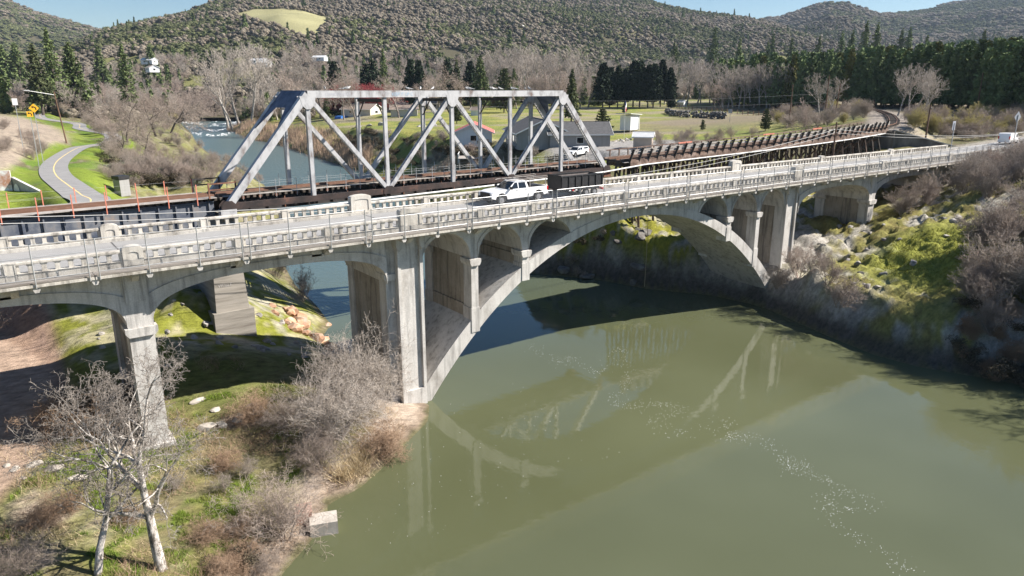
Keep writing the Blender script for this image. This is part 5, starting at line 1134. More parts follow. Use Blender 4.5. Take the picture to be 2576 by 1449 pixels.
# ================================================================ vehicles
def wheel_mesh(r,w,rim):
    t=MB().tube((0,-w/2,0),(0,w/2,0),r,n=20).mesh('tyre',MT['tyre'])
    m=MB().tube((0,-w/2-.012,0),(0,w/2+.012,0),rim,n=16).tube((0,-w/2-.05,0),(0,w/2+.05,0),rim*.38,n=10).mesh('rim',MT['rim']); return t,m
def add_wheel(root,x,y,r,tm,rm):
    o=link('wheel',tm,root); o.location=(x,y,r); link('rim',rm,o); return o
def arcpts(cx,cz,r,a0,a1,n): return [(cx+r*math.cos(R(a0+(a1-a0)*i/n)),cz+r*math.sin(R(a0+(a1-a0)*i/n))) for i in range(n+1)]
def pickup(label,loc,rz,rack=False,canopy=False,name='pickup_truck'):
    root=thing(name,label,'pickup truck',loc,rz)
    def P(mb,n,mat,par=None): return link(n,mb.mesh(n,MT[mat]),par or root)
    hw=.98
    P(MB().prism([(-1.02,.5),(-1.02,1.26),(1.15,1.26),(1.35,1.27),(2.45,1.2),(2.85,1.08),(2.97,.95),(3.0,.62)]+[(2.55,.5)]+arcpts(1.95,.42,.52,15,165,9)+[(1.3,.45)],-hw,hw),'front_body','car_white')
    bed=P(MB().prism([(-3.1,.62),(-3.1,1.3),(-1.04,1.3),(-1.04,.48)]+arcpts(-2.05,.42,.52,15,165,9)+[(-2.7,.55)],-hw,-hw+.1),'bed_side','car_white')
    P(MB().prism([(-3.1,.62),(-3.1,1.3),(-1.04,1.3),(-1.04,.48)]+arcpts(-2.05,.42,.52,15,165,9)+[(-2.7,.55)],hw-.1,hw),'bed_side','car_white')
    P(MB().box(-3.05,-1.05,-hw+.1,hw-.1,.78,.84),'bed_floor','black_plastic'); P(MB().box(-3.12,-3.04,-hw+.1,hw-.1,.66,1.3),'tailgate','car_white'); P(MB().box(-3.25,-3.1,-.95,.95,.5,.68),'rear_bumper','rim')
    cb=MB(); b=[(-.98,-.94,1.25),(1.28,-.94,1.25),(1.28,.94,1.25),(-.98,.94,1.25)]; t=[(-.82,-.76,1.86),(.42,-.76,1.86),(.42,.76,1.86),(-.82,.76,1.86)]
    m1=[(-.75,-.73,1.9),(.34,-.73,1.9),(.34,.73,1.9),(-.75,.73,1.9)]
    cb._add(b+t+m1,[(0,1,5,4),(1,2,6,5),(2,3,7,6),(3,0,4,7),(4,5,9,8),(5,6,10,9),(6,7,11,10),(7,4,8,11),(8,9,10,11)]); P(cb,'cab','car_white')
    def win(pts,n):
        m=MB(); a,b_,c,d=[Vector(p) for p in pts]; nv=(b_-a).cross(d-a).normalized()*.012; m._add([a+nv,b_+nv,c+nv,d+nv,a-nv,b_-nv,c-nv,d-nv],[(0,1,2,3),(7,6,5,4),(0,4,5,1),(1,5,6,2),(2,6,7,3),(3,7,4,0)]); P(m,n,'glass')
    win([(1.24,-.86,1.28),(1.24,.86,1.28),(.47,.72,1.83),(.47,-.72,1.83)],'windscreen'); win([(-.96,.82,1.3),(-.96,-.82,1.3),(-.83,-.7,1.8),(-.83,.7,1.8)],'rear_window')
    for s in (-1,1):
        for x0,x1,xt0,xt1 in ((.18,1.0,.18,.46),(-.72,.06,-.66,.06)):
            if x1>.5: pts=[(x0,s*.945,1.3),(x1,s*.945,1.3),(xt1,s*.785,1.78),(xt0,s*.785,1.78)]
            else: pts=[(x0,s*.945,1.3),(x1,s*.945,1.3),(xt1,s*.785,1.78),(xt0,s*.785,1.78)]
            win(pts,'side_window')
        for x in (.1,-.95): P(MB().box(x-.008,x+.008,s*hw-.006,s*hw+.006,.6,1.24),'door_seam','black_plastic')
        for x in (.35,-.62): P(MB().box(x-.1,x+.1,s*hw-.02,s*hw+.03,1.1,1.15),'door_handle','rim')
        P(MB().box(.98,1.12,min(s*.98,s*1.26),max(s*.98,s*1.26),1.28,1.5),'mirror','black_plastic')
        P(MB().box(2.78,2.99,min(s*.72,s*.97),max(s*.72,s*.97),.86,1.06),'headlight','lamp_glass'); P(MB().box(-3.13,-3.0,min(s*.9,s*1.0),max(s*.9,s*1.0),.95,1.28),'tail_light','red_glass')
        P(MB().prism(arcpts(1.95,.42,.60,8,172,10)+arcpts(1.95,.42,.52,172,8,10),min(s*.97,s*1.0),max(s*.97,s*1.0)),'wheel_arch','black_plastic')
        P(MB().prism(arcpts(-2.05,.42,.60,8,172,10)+arcpts(-2.05,.42,.52,172,8,10),min(s*.97,s*1.0),max(s*.97,s*1.0)),'wheel_arch','black_plastic')
    gr=P(MB().box(2.9,3.02,-.7,.7,.72,1.06),'grille','black_plastic'); P(MB().box(3.015,3.03,-.04,.04,.74,1.05),'grille_bar','black_paint',gr); P(MB().box(3.015,3.03,-.66,.66,.87,.91),'grille_bar','black_paint',gr)
    P(MB().box(2.85,3.1,-.97,.97,.48,.72),'front_bumper','black_plastic'); P(MB().box(-2.9,2.8,-.6,.6,.35,.55),'chassis','black_plastic')
    tm,rm=wheel_mesh(.41,.28,.24)
    for x in (1.95,-2.05):
        for s in (-1,1): add_wheel(root,x,s*.85,.41,tm,rm)
    if rack:
        rk=MB()
        for s in (-1,1):
            rk.path([(-3.0,s*.86,2.02),(1.0,s*.86,2.0),(1.35,s*.8,1.97)],.03); rk.path([(-3.05,s*.86,2.02),(-3.15,s*.86,2.1),(-3.05,s*.86,2.18),(-.8,s*.86,2.14)],.022)
            for x in (-2.9,-1.15): rk.tube((x,s*.9,1.28),(x,s*.86,2.02),.03,n=6)
        for x in (-2.95,-1.7,-.5,.7): rk.tube((x,-.86,2.01),(x,.86,2.01),.028,n=6)
        P(rk,'lumber_rack','grey_wood')
        P(MB().tube((-1.4,-.45,.84),(-1.4,-.45,1.45),.16,n=10).tube((-1.4,-.45,1.45),(-1.4,-.45,1.55),.16,.07,n=10),'gas_cylinder','galv'); P(MB().box(-2.8,-1.7,-.7,.5,.84,1.34),'toolbox','black_plastic'); P(MB().box(-1.2,-1.05,-.8,.8,1.3,1.75),'headache_rack','black_plastic')
    if canopy:
        c=MB(); c._add([(-3.08,-.95,1.3),(-1.05,-.95,1.3),(-1.05,.95,1.3),(-3.08,.95,1.3),(-3.0,-.78,1.88),(-1.05,-.78,1.88),(-1.05,.78,1.88),(-3.0,.78,1.88)],[(0,3,2,1),(4,5,6,7),(0,1,5,4),(1,2,6,5),(2,3,7,6),(3,0,4,7)]); P(c,'canopy','car_white')
        for s in (-1,1): win([(-2.8,s*.925,1.42),(-1.3,s*.925,1.42),(-1.3,s*.82,1.75),(-2.8,s*.82,1.75)],'canopy_window')
    return root
pk=pickup('white crew cab pickup with a lumber rack, crossing the bridge with a trailer',(38.28,51.35,14.102),math.pi,rack=True); pk.scale=(1.03,1.03,1.03)
# dump trailer
tl_=thing('dump_trailer','black ribbed dump trailer with rusty inside, towed on the bridge','trailer',(45.75,51.3,14.102),math.pi)
def P(mb,n,mat): return link(n,mb.mesh(n,MT[mat]),tl_)
for s in (-1,1):
    P(MB().box(-2.55,2.7,min(s*.96,s*1.0),max(s*.96,s*1.0),.78,1.95),'side_panel','black_paint'); P(MB().box(-2.55,2.7,min(s*.93,s*.958),max(s*.93,s*.958),.82,1.9),'inner_panel','rusty_bed')
    P(MB().box(-2.6,2.75,min(s*.92,s*1.06),max(s*.92,s*1.06),1.95,2.05),'top_rail','black_paint')
    for x in (-2.5,-1.65,-.8,.1,.9,1.75,2.62): P(MB().box(x-.05,x+.05,min(s*1.0,s*1.07),max(s*1.0,s*1.07),.78,1.95),'rib','black_paint')
    P(MB().prism([(-1.9,.72),(-1.75,.86),(.2,.86),(.35,.72),(.35,.66),(-1.9,.66)],min(s*.98,s*1.24),max(s*.98,s*1.24)),'fender','black_paint')
    for k,x in enumerate((.7,1.1,1.5)): P(MB().box(x,x+.22,min(s*1.0,s*1.015),max(s*1.0,s*1.015),.6,.7),'reflector','red_glass' if k%2 else 'white_paint')
P(MB().box(2.66,2.72,-.96,.96,.78,2.1),'front_panel','black_paint'); P(MB().box(-2.6,-2.54,-.96,.96,.78,1.95),'tail_door','black_paint'); P(MB().box(-2.55,2.68,-.95,.95,.74,.8),'floor','rusty_bed'); P(MB().box(-2.6,2.7,-.5,.5,.52,.72),'frame','black_paint')
P(MB().bar((2.6,-.5,.6),(3.9,0,.52),.1,.12).bar((2.6,.5,.6),(3.9,0,.52),.1,.12),'drawbar','black_paint'); P(MB().box(-2.7,-2.58,-1.0,1.0,.45,.62),'tail_bar','red_glass')
tm,rm=wheel_mesh(.36,.22,.2)
for x in (-1.35,-.3):
    for s in (-1,1): add_wheel(tl_,x,s*1.1,.36,tm,rm)
pickup('white pickup with a canopy parked before the dark roofed house',(98.5,110.4,hz(98.5,110.4)+.02),R(195),canopy=True)
# delivery van
vn=thing('delivery_van','white delivery van driving on the road past the railway abutment','van',(149.2,51.2,14.56),R(2))
def P(mb,n,mat): return link(n,mb.mesh(n,MT[mat]),vn)
P(MB().prism([(-2.4,.35),(-2.45,1.0),(-2.35,1.85),(-2.1,1.95),(.6,1.95),(.95,1.85),(1.65,1.2),(2.3,1.0),(2.42,.75),(2.4,.35)],-.92,.92,t0=None),'body','car_white')
for s in (-1,1):
    P(MB().prism([(.55,1.15),(1.5,1.15),(.98,1.72),(.55,1.75)],min(s*.9,s*.93),max(s*.9,s*.93)),'side_window','glass'); P(MB().box(2.2,2.43,min(s*.6,s*.9),max(s*.6,s*.9),.72,.95),'headlight','lamp_glass'); P(MB().box(-2.47,-2.3,min(s*.75,s*.93),max(s*.75,s*.93),.9,1.4),'tail_light','red_glass')
P(MB().bar((1.0,0,1.80),(1.62,0,1.25),1.6,.03,up=(1,0,.8)),'windscreen','glass')
tm,rm=wheel_mesh(.33,.2,.2)
for x in (1.5,-1.5):
    for s in (-1,1): add_wheel(vn,x,s*.85,.33,tm,rm)
# ================================================================ houses and sheds
M('wall_beige',[(.50,.46,.40),(.56,.52,.46)],1,.85); M('wall_grey',[(.26,.255,.25),(.32,.315,.31)],.6,.85,stretch=(4,4,.3)); M('wall_tan',[(.44,.36,.30),(.52,.44,.37)],1,.85)
M('wall_white',[(.66,.68,.70),(.74,.76,.77)],1,.7,stretch=(3,3,.2)); M('roof_dark',[(.055,.056,.06),(.10,.10,.105)],2,.9,.2); M('roof_red',[(.42,.10,.08),(.52,.16,.13)],1,.6); M('roof_brown',[(.22,.17,.14),(.30,.24,.20)],2,.9,.2); M('roof_pale',[(.55,.56,.56),(.66,.66,.66)],1,.7)
def house(name,label,x,y,rz,w,l,h,rh,wall,roof,over=.5,wins=(),door=None,z=None,cat='house',legs=0):
    z=hz(x,y) if z is None else z; root=thing(name,label,cat,(x,y,z),rz)
    def P(mb,n,mat,par=None): return link(n,mb.mesh(n,MT[mat]),par or root)
    z0=legs-(.6 if not legs else 0)
    P(MB().prism([(-w/2,z0),(w/2,z0),(w/2,h),(0,h+rh),(-w/2,h)],-l/2,l/2),'wall',wall)
    sl=math.hypot(w/2,rh); k=(w/2+over)/(w/2)
    for s in (-1,1): P(MB().prism([(0,h+rh+.02),(s*(w/2+over),h+rh-rh*k+.02),(s*(w/2+over),h+rh-rh*k+.2),(0,h+rh+.2)],-l/2-over,l/2+over),'roof_slope',roof)
    P(MB().box(-.12,.12,-l/2-over,l/2+over,h+rh+.15,h+rh+.23),'ridge_cap',roof)
    for s in (-1,1):
        zz=h+rh-rh*k; P(MB().box(min(s*(w/2+over),s*(w/2+over+.06)),max(s*(w/2+over),s*(w/2+over+.06)),-l/2-over,l/2+over,zz-.02,zz+.19),'gutter','white_paint')
        for e in (-1,1): P(MB().bar((0,e*(l/2+over+.03),h+rh+.1),(s*(w/2+over),e*(l/2+over+.03),zz+.1),.05,.24),'barge_board','white_paint')
    if w>8: P(MB().box(w*.18-.35,w*.18+.35,-.4,.4,h+rh*.5,h+rh+.9),'chimney','stone')
    for side,u,zz,ww,hh in wins:
        if side in 'xX': s=1 if side=='X' else -1; fr=P(MB().box(min(s*w/2,s*(w/2+.06)),max(s*w/2,s*(w/2+.06)),u-ww/2-.08,u+ww/2+.08,zz-.08,zz+hh+.08),'window','white_paint'); P(MB().box(min(s*(w/2+.05),s*(w/2+.075)),max(s*(w/2+.05),s*(w/2+.075)),u-ww/2,u+ww/2,zz,zz+hh),'pane','glass',fr)
        else: s=1 if side=='Y' else -1; fr=P(MB().box(u-ww/2-.08,u+ww/2+.08,min(s*l/2,s*(l/2+.06)),max(s*l/2,s*(l/2+.06)),zz-.08,zz+hh+.08),'window','white_paint'); P(MB().box(u-ww/2,u+ww/2,min(s*(l/2+.05),s*(l/2+.075)),max(s*(l/2+.05),s*(l/2+.075)),zz,zz+hh),'pane','glass',fr)
    if door: side,u=door; s=1 if side=='Y' else -1; d=P(MB().box(u-.5,u+.5,min(s*l/2,s*(l/2+.05)),max(s*l/2,s*(l/2+.05)),.05,2.1),'door','wall_tan'); P(MB().box(u+.3,u+.36,min(s*l/2,s*(l/2+.1)),max(s*l/2,s*(l/2+.1)),1,1.1),'handle','rim',d)
    for a in ([(-1,-1),(1,-1),(-1,1),(1,1)] if legs else []): P(MB().box(a[0]*w*.44-.1,a[0]*w*.44+.1,a[1]*l*.44-.1,a[1]*l*.44+.1,-.5,legs),'leg','grey_wood')
    return root
hd=house('house','grey house with a large dark shingle roof near the truss end',102.5,129,R(-28),11,19,3.0,2.6,'wall_grey','roof_dark',.7,wins=[('x',-6.5,.8,1.4,1.5),('x',-3,.8,1.8,1.4),('x',1,.8,1.4,1.4),('x',5,.8,1.8,1.4),('y',-2.5,.9,1.6,1.4),('y',2.2,.9,1.2,1.4),('X',-6,.8,1.6,1.4)])
hw_=house('house_wing','grey garage wing with a dark roof joined to the dark roofed house',106.5,119.5,R(58),9,13,2.8,2.2,'wall_grey','roof_dark',.6,wins=[('Y',-1.5,.8,1.1,1.3),('Y',2,.8,1.1,1.3),('X',-3,.8,1.2,1.2),('X',3,.8,1.2,1.2),('x',0,.8,1.4,1.2),('y',1.5,.8,1.2,1.2)],z=hz(102.5,129))
house('house','white walled house with a bright red metal roof behind the dark one',101,152,R(-35),9,13,2.8,2.0,'wall_white','roof_red',.6,wins=[('x',-3,.3,1.8,2.0),('x',1,.3,1.8,2.0),('y',0,.9,1.4,1.2)])
dk=thing('deck','timber deck with white rail beside the red roofed house','deck',(93,142,hz(93,142)),R(-35))
link('floor',MB().box(-2.5,2.5,-6,6,.6,.75).mesh('floor',MT['grey_wood']),dk)
for s in np.linspace(-5.8,5.8,7): link('rail_post',MB().box(-2.5,-2.4,s-.05,s+.05,-.5,1.7).mesh('rail_post',MT['white_paint']),dk)
link('top_rail',MB().box(-2.52,-2.38,-6,6,1.65,1.75).mesh('top_rail',MT['white_paint']),dk)
house('house','beige bungalow with a brown roof on the far lawn behind the truss',153,328,R(28),10,17,3.0,2.4,'wall_beige','roof_brown',.6,wins=[('y',0,1.2,2.,1.),('x',3,1,1.4,1.2)])
house('garage','small beige garage with a brown roof beside the bungalow',161,300,R(60),9,12,2.9,1.8,'wall_beige','roof_brown',.5,wins=[('Y',-2,1,.9,1.6),('X',3,1,1.0,1.2)],cat='garage')
house('village_house','low house with a dark roof behind the far bungalow',186,352,R(20),9,20,2.8,2.0,'wall_tan','roof_dark',.5,wins=[('x',0,1,2,1.2)])
tpb=thing('tarpaulin','bright blue tarpaulin over a pile beside the bungalow','tarpaulin',(143,330,hz(143,330)),.4); M('blue_tarp',[(.03,.12,.42),(.05,.2,.55)],2,.5); link('cover',MB().prism([(-2.6,0),(2.6,0),(2.2,1.0),(.5,1.3),(-2.0,1.1)],-2,2).mesh('cover',MT['blue_tarp']),tpb); link('weight',MB().box(-2.7,2.7,-2.1,-1.9,0,.15).mesh('weight',MT['tie_wood']),tpb)
# white lean-to shed on posts
sh=thing('white_shed','white sheet clad shed with a flat overhanging roof on short posts','shed',(153,149,hz(153,149)),R(24))
link('wall',MB().box(-3.3,3.3,-1.6,1.6,.5,4.6).mesh('wall',MT['wall_white']),sh); link('roof',MB().prism([(-5.6,5.1),(3.9,4.65),(3.9,4.8),(-5.6,5.25)],-2.4,2.2).mesh('roof',MT['roof_pale']),sh)
for x in (-3,0,3): link('post',MB().box(x-.1,x+.1,-1.5,-1.3,-.5,.55).mesh('post',MT['grey_wood']),sh)
for x in (3.25,): link('corner_post',MB().box(x,x+.18,-1.85,-1.62,-.4,4.6).mesh('corner_post',MT['white_paint']),sh)
house('pump_shed','small tan shed with a grey gable roof beside the trestle',112.4,105.2,R(36),2.8,3.8,2.4,.8,'wall_tan','roof_pale',.3,wins=[('y',0,1.7,.4,.4)],cat='shed')
house('field_hut','tiny pale hut at the edge of the evergreen row',300,255,R(10),3,4,2.4,.9,'wall_white','roof_pale',.3,cat='hut')
house('garden_hut','small white hut on the lawn behind the red roof',182,272,R(30),3.4,3.6,2.3,1.2,'wall_white','roof_brown',.4,wins=[('y',0,1,1,1)],cat='hut')
cp_=thing('carport','open carport with a pale flat roof behind the rounded pine','carport',(138,160,hz(138,160)),R(-24)); link('roof',MB().box(-4,4,-2,2,2.6,2.8).mesh('roof',MT['roof_pale']),cp_)
for a in (-3.8,0,3.8):
    for b in (-1.8,1.8): link('post',MB().box(a-.08,a+.08,b-.08,b+.08,-.3,2.6).mesh('post',MT['grey_wood']),cp_)
def px_house(bx,by,dist,w,l,h,rh,wall,roof,rz,label):
    r=ray(bx,by); q=math.hypot(r[0],r[1]); x,y=r[0]/q*dist,r[1]/q*dist; z=CAMZ+dist*r[2]/q; house('far_house',label,x,y,rz,w,l,h,rh,wall,roof,.4,wins=[('x',-2,.9,1.4,1.2),('x',2,.9,1.4,1.2),('y',0,.9,1.4,1.2)],z=max(z,float(surf(np.array([x]),np.array([y]))[0])))
for bx,by,d,lb in ((384,180,620,'white gabled house on the valley floor left of the cottonwoods'),(376,160,700,'long white building above the white gabled house'),(652,160,720,'white house below the hill meadow'),(664,166,700,'pale house with red trim below the hill meadow'),(805,152,760,'small white house on the slope right of the cottonwoods'),(1110,275,400,'grey cottage between village conifers')):
    px_house(bx,by,d,7,rng.uniform(11,17),2.8,1.8,'wall_white' if d>500 else 'wall_beige','roof_pale' if d>650 else 'roof_brown',rng.uniform(-.5,.9),lb)
# ================================================================ poles, wires, signs, lamp
def upole(label,x,y,h,arm=True,lean=(0,0),z=None,rz=0,name='utility_pole'):
    z=hz(x,y)-.3 if z is None else z; o=thing(name,label,'pole',(x,y,z),rz); link('pole',MB().tube((0,0,0),(lean[0],lean[1],h),.17,.11,n=8).mesh('pole',MT['pole_wood']),o)
    if arm:
        link('crossarm',MB().box(-1.4+lean[0],1.4+lean[0],lean[1]-.2,lean[1]-.1,h-.7,h-.55).mesh('crossarm',MT['pole_wood']),o)
        for a in (-1.25,-.75,.75,1.25): link('insulator',MB().tube((a+lean[0],lean[1]-.15,h-.55),(a+lean[0],lean[1]-.15,h-.4),.04,n=6).mesh('insulator',MT['galv']),o)
    return o
upole('wooden pole between the bridge and the timber trestle',102,57.4,10.6,False); upole('telegraph pole with a crossarm beside the abutment wing wall',137.8,60.4,7.2,True,rz=.5)
def px_pole(lb,bx,by,ty,d,arm=False,lean=(0,0)):
    r=ray(bx,by);q=math.hypot(r[0],r[1]);x,y=r[0]/q*d,r[1]/q*d;z=hz(x,y); r2=ray(bx,ty); upole(lb,x,y,CAMZ+d*r2[2]/math.hypot(r2[0],r2[1])-z+.3,arm,lean)
px_pole('tall wooden pole rising from brush left of the railway curve',2076,281,190,190); px_pole('leaning wooden pole beside the tall one',2103,265,210,210,False,(1.,0)); px_pole('thin pole at the field edge by the plantation',1989,272,212,230); px_pole('wooden pole in front of the plantation beyond the road',2460,262,182,230)
def wire(name,label,a,b,sag,r=.02,n=28):
    a=Vector(a);b=Vector(b); pts=[a.lerp(b,i/n)-Vector((0,0,sag*4*(i/n)*(1-i/n))) for i in range(n+1)]; mid=a.lerp(b,.5)
    me=segmesh(name,[tuple(p-mid) for p in pts[:-1]],[tuple(p-mid) for p in pts[1:]],r,r,MT['wire'],4); o=link(name,me); o.location=mid; return tag(o,label,'cable','overhead cables')
for k in range(2):
    wire('overhead_cable','grey cable sagging beside the bridge from the pole by the trestle',(-18,57.4-.5*k,17.7-.35*k),(102,57.4,18.3-.5*k),3.9,.03)
    wire('overhead_cable','grey cable running from the trestle pole past the road signs',(102,57.4,18.3-.5*k),(215,47+2*k,21),3.4,.025)
wire('overhead_cable','thin wire crossing in front of the dense evergreen row',(150,215,20.5),(250,142,23),1.4,.02); wire('overhead_cable','second thin wire crossing in front of the dense evergreen row',(150,215,18.2),(250,142,20.2),1.4,.02)
# street lamp on a wooden pole by the path
lp=thing('street_lamp','street lamp on a wooden pole beside the highway bank','street lamp',(16.2,186.4,hz(16.2,186.4)-.2),R(200))
link('pole',MB().tube((0,0,0),(.9,0,11.2),.17,.12,n=8).mesh('pole',MT['pole_wood']),lp); link('arm',MB().tube((.9,0,10.5),(6.2,.4,11.4),.05,n=6).mesh('arm',MT['galv']),lp); link('lamp_head',MB().prism([(5.9,11.3),(7.0,11.42),(7.0,11.55),(5.9,11.5)],.25,.6).mesh('lamp_head',MT['galv']),lp)
def arrow(): return [(-.32,-.25),(-.18,-.25),(-.18,.02),(-.02,.16),(.14,.16),(.14,.02),(.36,.24),(.14,.46),(.14,.32),(-.08,.32),(-.32,.1)]
def sign(name,label,x,y,z0,h,shape,mat,mark=False,face=-90,size=1.0):
    o=thing(name,label,'road sign',(x,y,z0),R(face)+math.pi/2); link('post',MB().box(-.05,.05,-.05,.05,-.6,h+size*.3).mesh('post',MT['galv']),o)
    s=size; poly={'d':[(0,-s*.72),(s*.72,0),(0,s*.72),(-s*.72,0)],'r':[(-s*.35,-s*.5),(s*.35,-s*.5),(s*.35,s*.5),(-s*.35,s*.5)],'s':[(-s*.5,-s*.5),(s*.5,-s*.5),(s*.5,s*.5),(-s*.5,s*.5)]}[shape]
    link('plate',MB().prism([(a,b+h) for a,b in poly],-.09,-.06).mesh('plate',MT[mat]),o)
    if mark: link('arrow_mark',MB().prism([(-a*s if mark==1 else a*s,b*s-.05+h) for a,b in arrow()],-.1,-.092).mesh('arrow_mark',MT['black_plastic']),o)
    return o
def px_pos(bx,by,d): r=ray(bx,by);q=math.hypot(r[0],r[1]);return r[0]/q*d,r[1]/q*d,CAMZ+d*r[2]/q
x,y,z=px_pos(85,272,135); sign('curve_sign','yellow diamond sign with a black curve arrow on the highway bank','%s'and x,y,hz(x,y),z-hz(x,y),'d','sign_yellow',1,-95,.95)
x,y,z=px_pos(75,287,134); sign('chevron_sign','yellow sign with a black arrow below the diamond sign',x,y,hz(x,y),z-hz(x,y),'s','sign_yellow',1,-95,.8)
x,y,z=px_pos(37,256,150); sign('route_sign','small white sign on the highway bank',x,y,hz(x,y),z-hz(x,y),'r','white_paint',False,-95,1.1)
sign('back_sign','grey back of a small road sign at the bridge end',134.5,54.6,14.4,3.6,'r','sign_grey',False,90,1.5); sign('diamond_sign_back','grey back of a diamond road sign before the white van',141,47.6,14.5,5.0,'d','sign_grey',False,80,1.3)
sign('field_sign','grey sign on a post at the bend of the gravel lane',186,139,hz(186,139),3.2,'s','sign_grey',False,60,1.2)
# flagpole with a limp flag
fl=thing('flagpole','white flagpole with a limp red white and blue flag by the yard','flagpole',(125.8,124.1,hz(125.8,124.1)),.3); link('pole',MB().tube((0,0,0),(0,0,9),.05,.035,n=6).mesh('pole',MT['white_paint']),fl)
M('flag_blue',[(.02,.03,.12)],1,.8); M('flag_red',[(.5,.04,.04)],1,.8)
link('flag',MB().prism([(0,8.9),(.5,8.4),(.62,7.9),(.45,7.2),(.5,6.4),(.1,6.6),(0,7.2)],-.06,.06).mesh('flag',MT['white_paint']),fl); link('flag_canton',MB().prism([(-.05,8.95),(.22,8.6),(.25,7.9),(-.05,7.9)],-.1,.1).mesh('flag_canton',MT['flag_blue']),fl)
for k in range(3): link('flag_stripe',MB().prism([(.1+.12*k,7.8-.3*k),(.2+.12*k,7.7-.3*k),(.22+.08*k,6.5),(.12+.08*k,6.5)],-.09,.09).mesh('flag_stripe',MT['flag_red']),fl)
# mural wall beside the path
mw=thing('mural_wall','concrete underpass wall painted white with a reddish mural beside the path','wall',(0,112,8)); mo=Vector((0,112,8))
M('mural',[(.75,.76,.78),(.78,.78,.78),(.55,.42,.38),(.42,.2,.12),(.7,.68,.66)],.55,.8,lo=.35,hi=.68)
def P(mb,n,mat): o=link(n,mb.mesh(n,MT[mat]),mw); o.location=-mo
P(MB().prism([(-9,113.0),(2.9,110.6),(3.0,111.2),(-9,113.6)],8.5,14.0,'z'),'wall','concrete'); P(MB().prism([(-9,112.93),(2.86,110.53),(2.87,110.57),(-9,112.97)],10.0,13.98,'z'),'mural_panel','mural')
v=MB(); v._add([(2.95,110.7,9),(2.95,110.7,13.2),(5.6,106.2,11.6),(5.7,106.0,9),(3.25,111,9),(3.25,111,13.2),(5.9,106.5,11.6),(6.0,106.3,9)],[(0,1,2,3),(7,6,5,4),(0,4,5,1),(1,5,6,2),(2,6,7,3)]); P(v,'wing_wall','concrete')
v=MB(); v.prism(arcpts(0,0,.55,0,360,16)[:-1],-.02,.0); o=link('white_disc',v.mesh('white_disc',MT['white_paint']),mw); o.scale=(1,1,2.0); o.rotation_euler=(0,0,math.atan2(-4.5,2.65)); o.location=Vector((3.35,110.0,11.3))-mo+Vector((-.06,-.05,0))
bx_=thing('equipment_cabinet','grey metal cabinet with a dark lid in the grass beyond the girder span','cabinet',(16.5,119.7,hz(16.5,119.7)),.5); link('body',MB().box(-.8,.8,-.7,.7,-.2,2.2).mesh('body',MT['wall_grey']),bx_); link('lid',MB().box(-.9,.9,-.8,.8,2.3,2.8).mesh('lid',MT['black_paint']),bx_)
# ================================================================ stones
def rock_mesh(seed,mat):
    import bmesh
    bm=bmesh.new(); bmesh.ops.create_icosphere(bm,subdivisions=2,radius=1); r=random.Random(seed)
    cut=[(nrm(rv(r)),r.uniform(.45,.8)) for _ in range(9)]
    for v in bm.verts:
        p=np.array(v.co)
        for n,d in cut:
            k=p@n
            if k>d: p=p-n*(k-d)
        v.co=Vector(p*(1+r.uniform(-.05,.05)))
    me=bpy.data.meshes.new('rock'); bm.to_mesh(me); bm.free(); me.materials.append(MT[mat]); return me
M('stone_dark',[(.07,.065,.06),(.14,.13,.12),(.24,.23,.21)],1.4,.95,.3)
RK=[rock_mesh(i,'stone') for i in range(4)]; RR=[rock_mesh(10+i,'stone_red') for i in range(3)]
M('stone_pale',[(.30,.27,.235),(.43,.40,.36)],1.5,.95,.2,rnd=.15); RP=[rock_mesh(20+i,'stone_pale') for i in range(3)]
def rock(ms,x,y,s,label,group,z=None):
    o=link('boulder',ms[rng.integers(len(ms))]); o.location=(x,y,(hz(x,y) if z is None else z)+s*.02); o.rotation_euler=(rng.uniform(-.3,.3),rng.uniform(-.3,.3),rng.uniform(0,6.28)); o.scale=(s*rng.uniform(.8,1.3),s*rng.uniform(.7,1.1),s*rng.uniform(.45,.75)); tag(o,label,'boulder',group)
for px,py,s in ((90,1190,.5),(130,1200,.55),(40,1205,.35),(195,1205,.5),(150,1195,.3),(20,1195,.3),(60,1225,.25),(520,1085,.8),(560,1075,.6),(600,1065,.7),(500,1040,.5),(640,1040,.5),(545,1050,.4),(660,1055,.35)):
    x,y=onz(px,py,2.6 if px<300 else 2.0); rock(RP,x,y,s,'pale boulder lying on the sandy near bank','pale boulders on the near bank')
for k in range(26):
    x=rng.uniform(20.5,24.5);y=rng.uniform(57,69); rock(RR if y>60 else RK,x,y,rng.uniform(.5,1.2),'reddish boulder on the bank below the railway pier' if y>60 else 'grey boulder on the bank below the railway pier','boulders below the railway pier')
x,y=onz(822,815,.2); rock(RR,x,y,.7,'brown boulder standing alone in the water by the railway pier',None,z=-.1)
for k in range(46):
    x=rng.uniform(5,21);y=rng.uniform(54,69); rock(RK,x,y,rng.uniform(.2,.6),'grey lichen stone on the mossy slope under the left span','stones on the mossy slope')
for k in range(44):
    x=rng.uniform(70,92);y=rng.uniform(32,56); rock(RK,x,y,rng.uniform(.25,.7),'grey rock standing out of the mossy right bank','rocks on the mossy right bank')
RD=[rock_mesh(30+i,'stone_dark') for i in range(3)]
for k in range(22):
    x=rng.uniform(60,68);y=rng.uniform(58,78); rock(RD,x,y,rng.uniform(.5,1.3),'dark rock on the shore seen through the main arch','rocks behind the main arch')
for k in range(24):
    x=rng.uniform(117,127);y=rng.uniform(117,124); rock(RP+RK,x,y,rng.uniform(.3,.7),'pale garden boulder in the row at the edge of the yard','garden boulders at the yard')
for px,py in ((1060,320),(1090,318),(1010,315),(1130,322),(960,316),(930,318),(900,320)):
    p=hit(px,py); rock(RK,p[0],p[1],1.8,'dark rock heap on the lawn before the bungalow','dark rock heaps on the lawn')
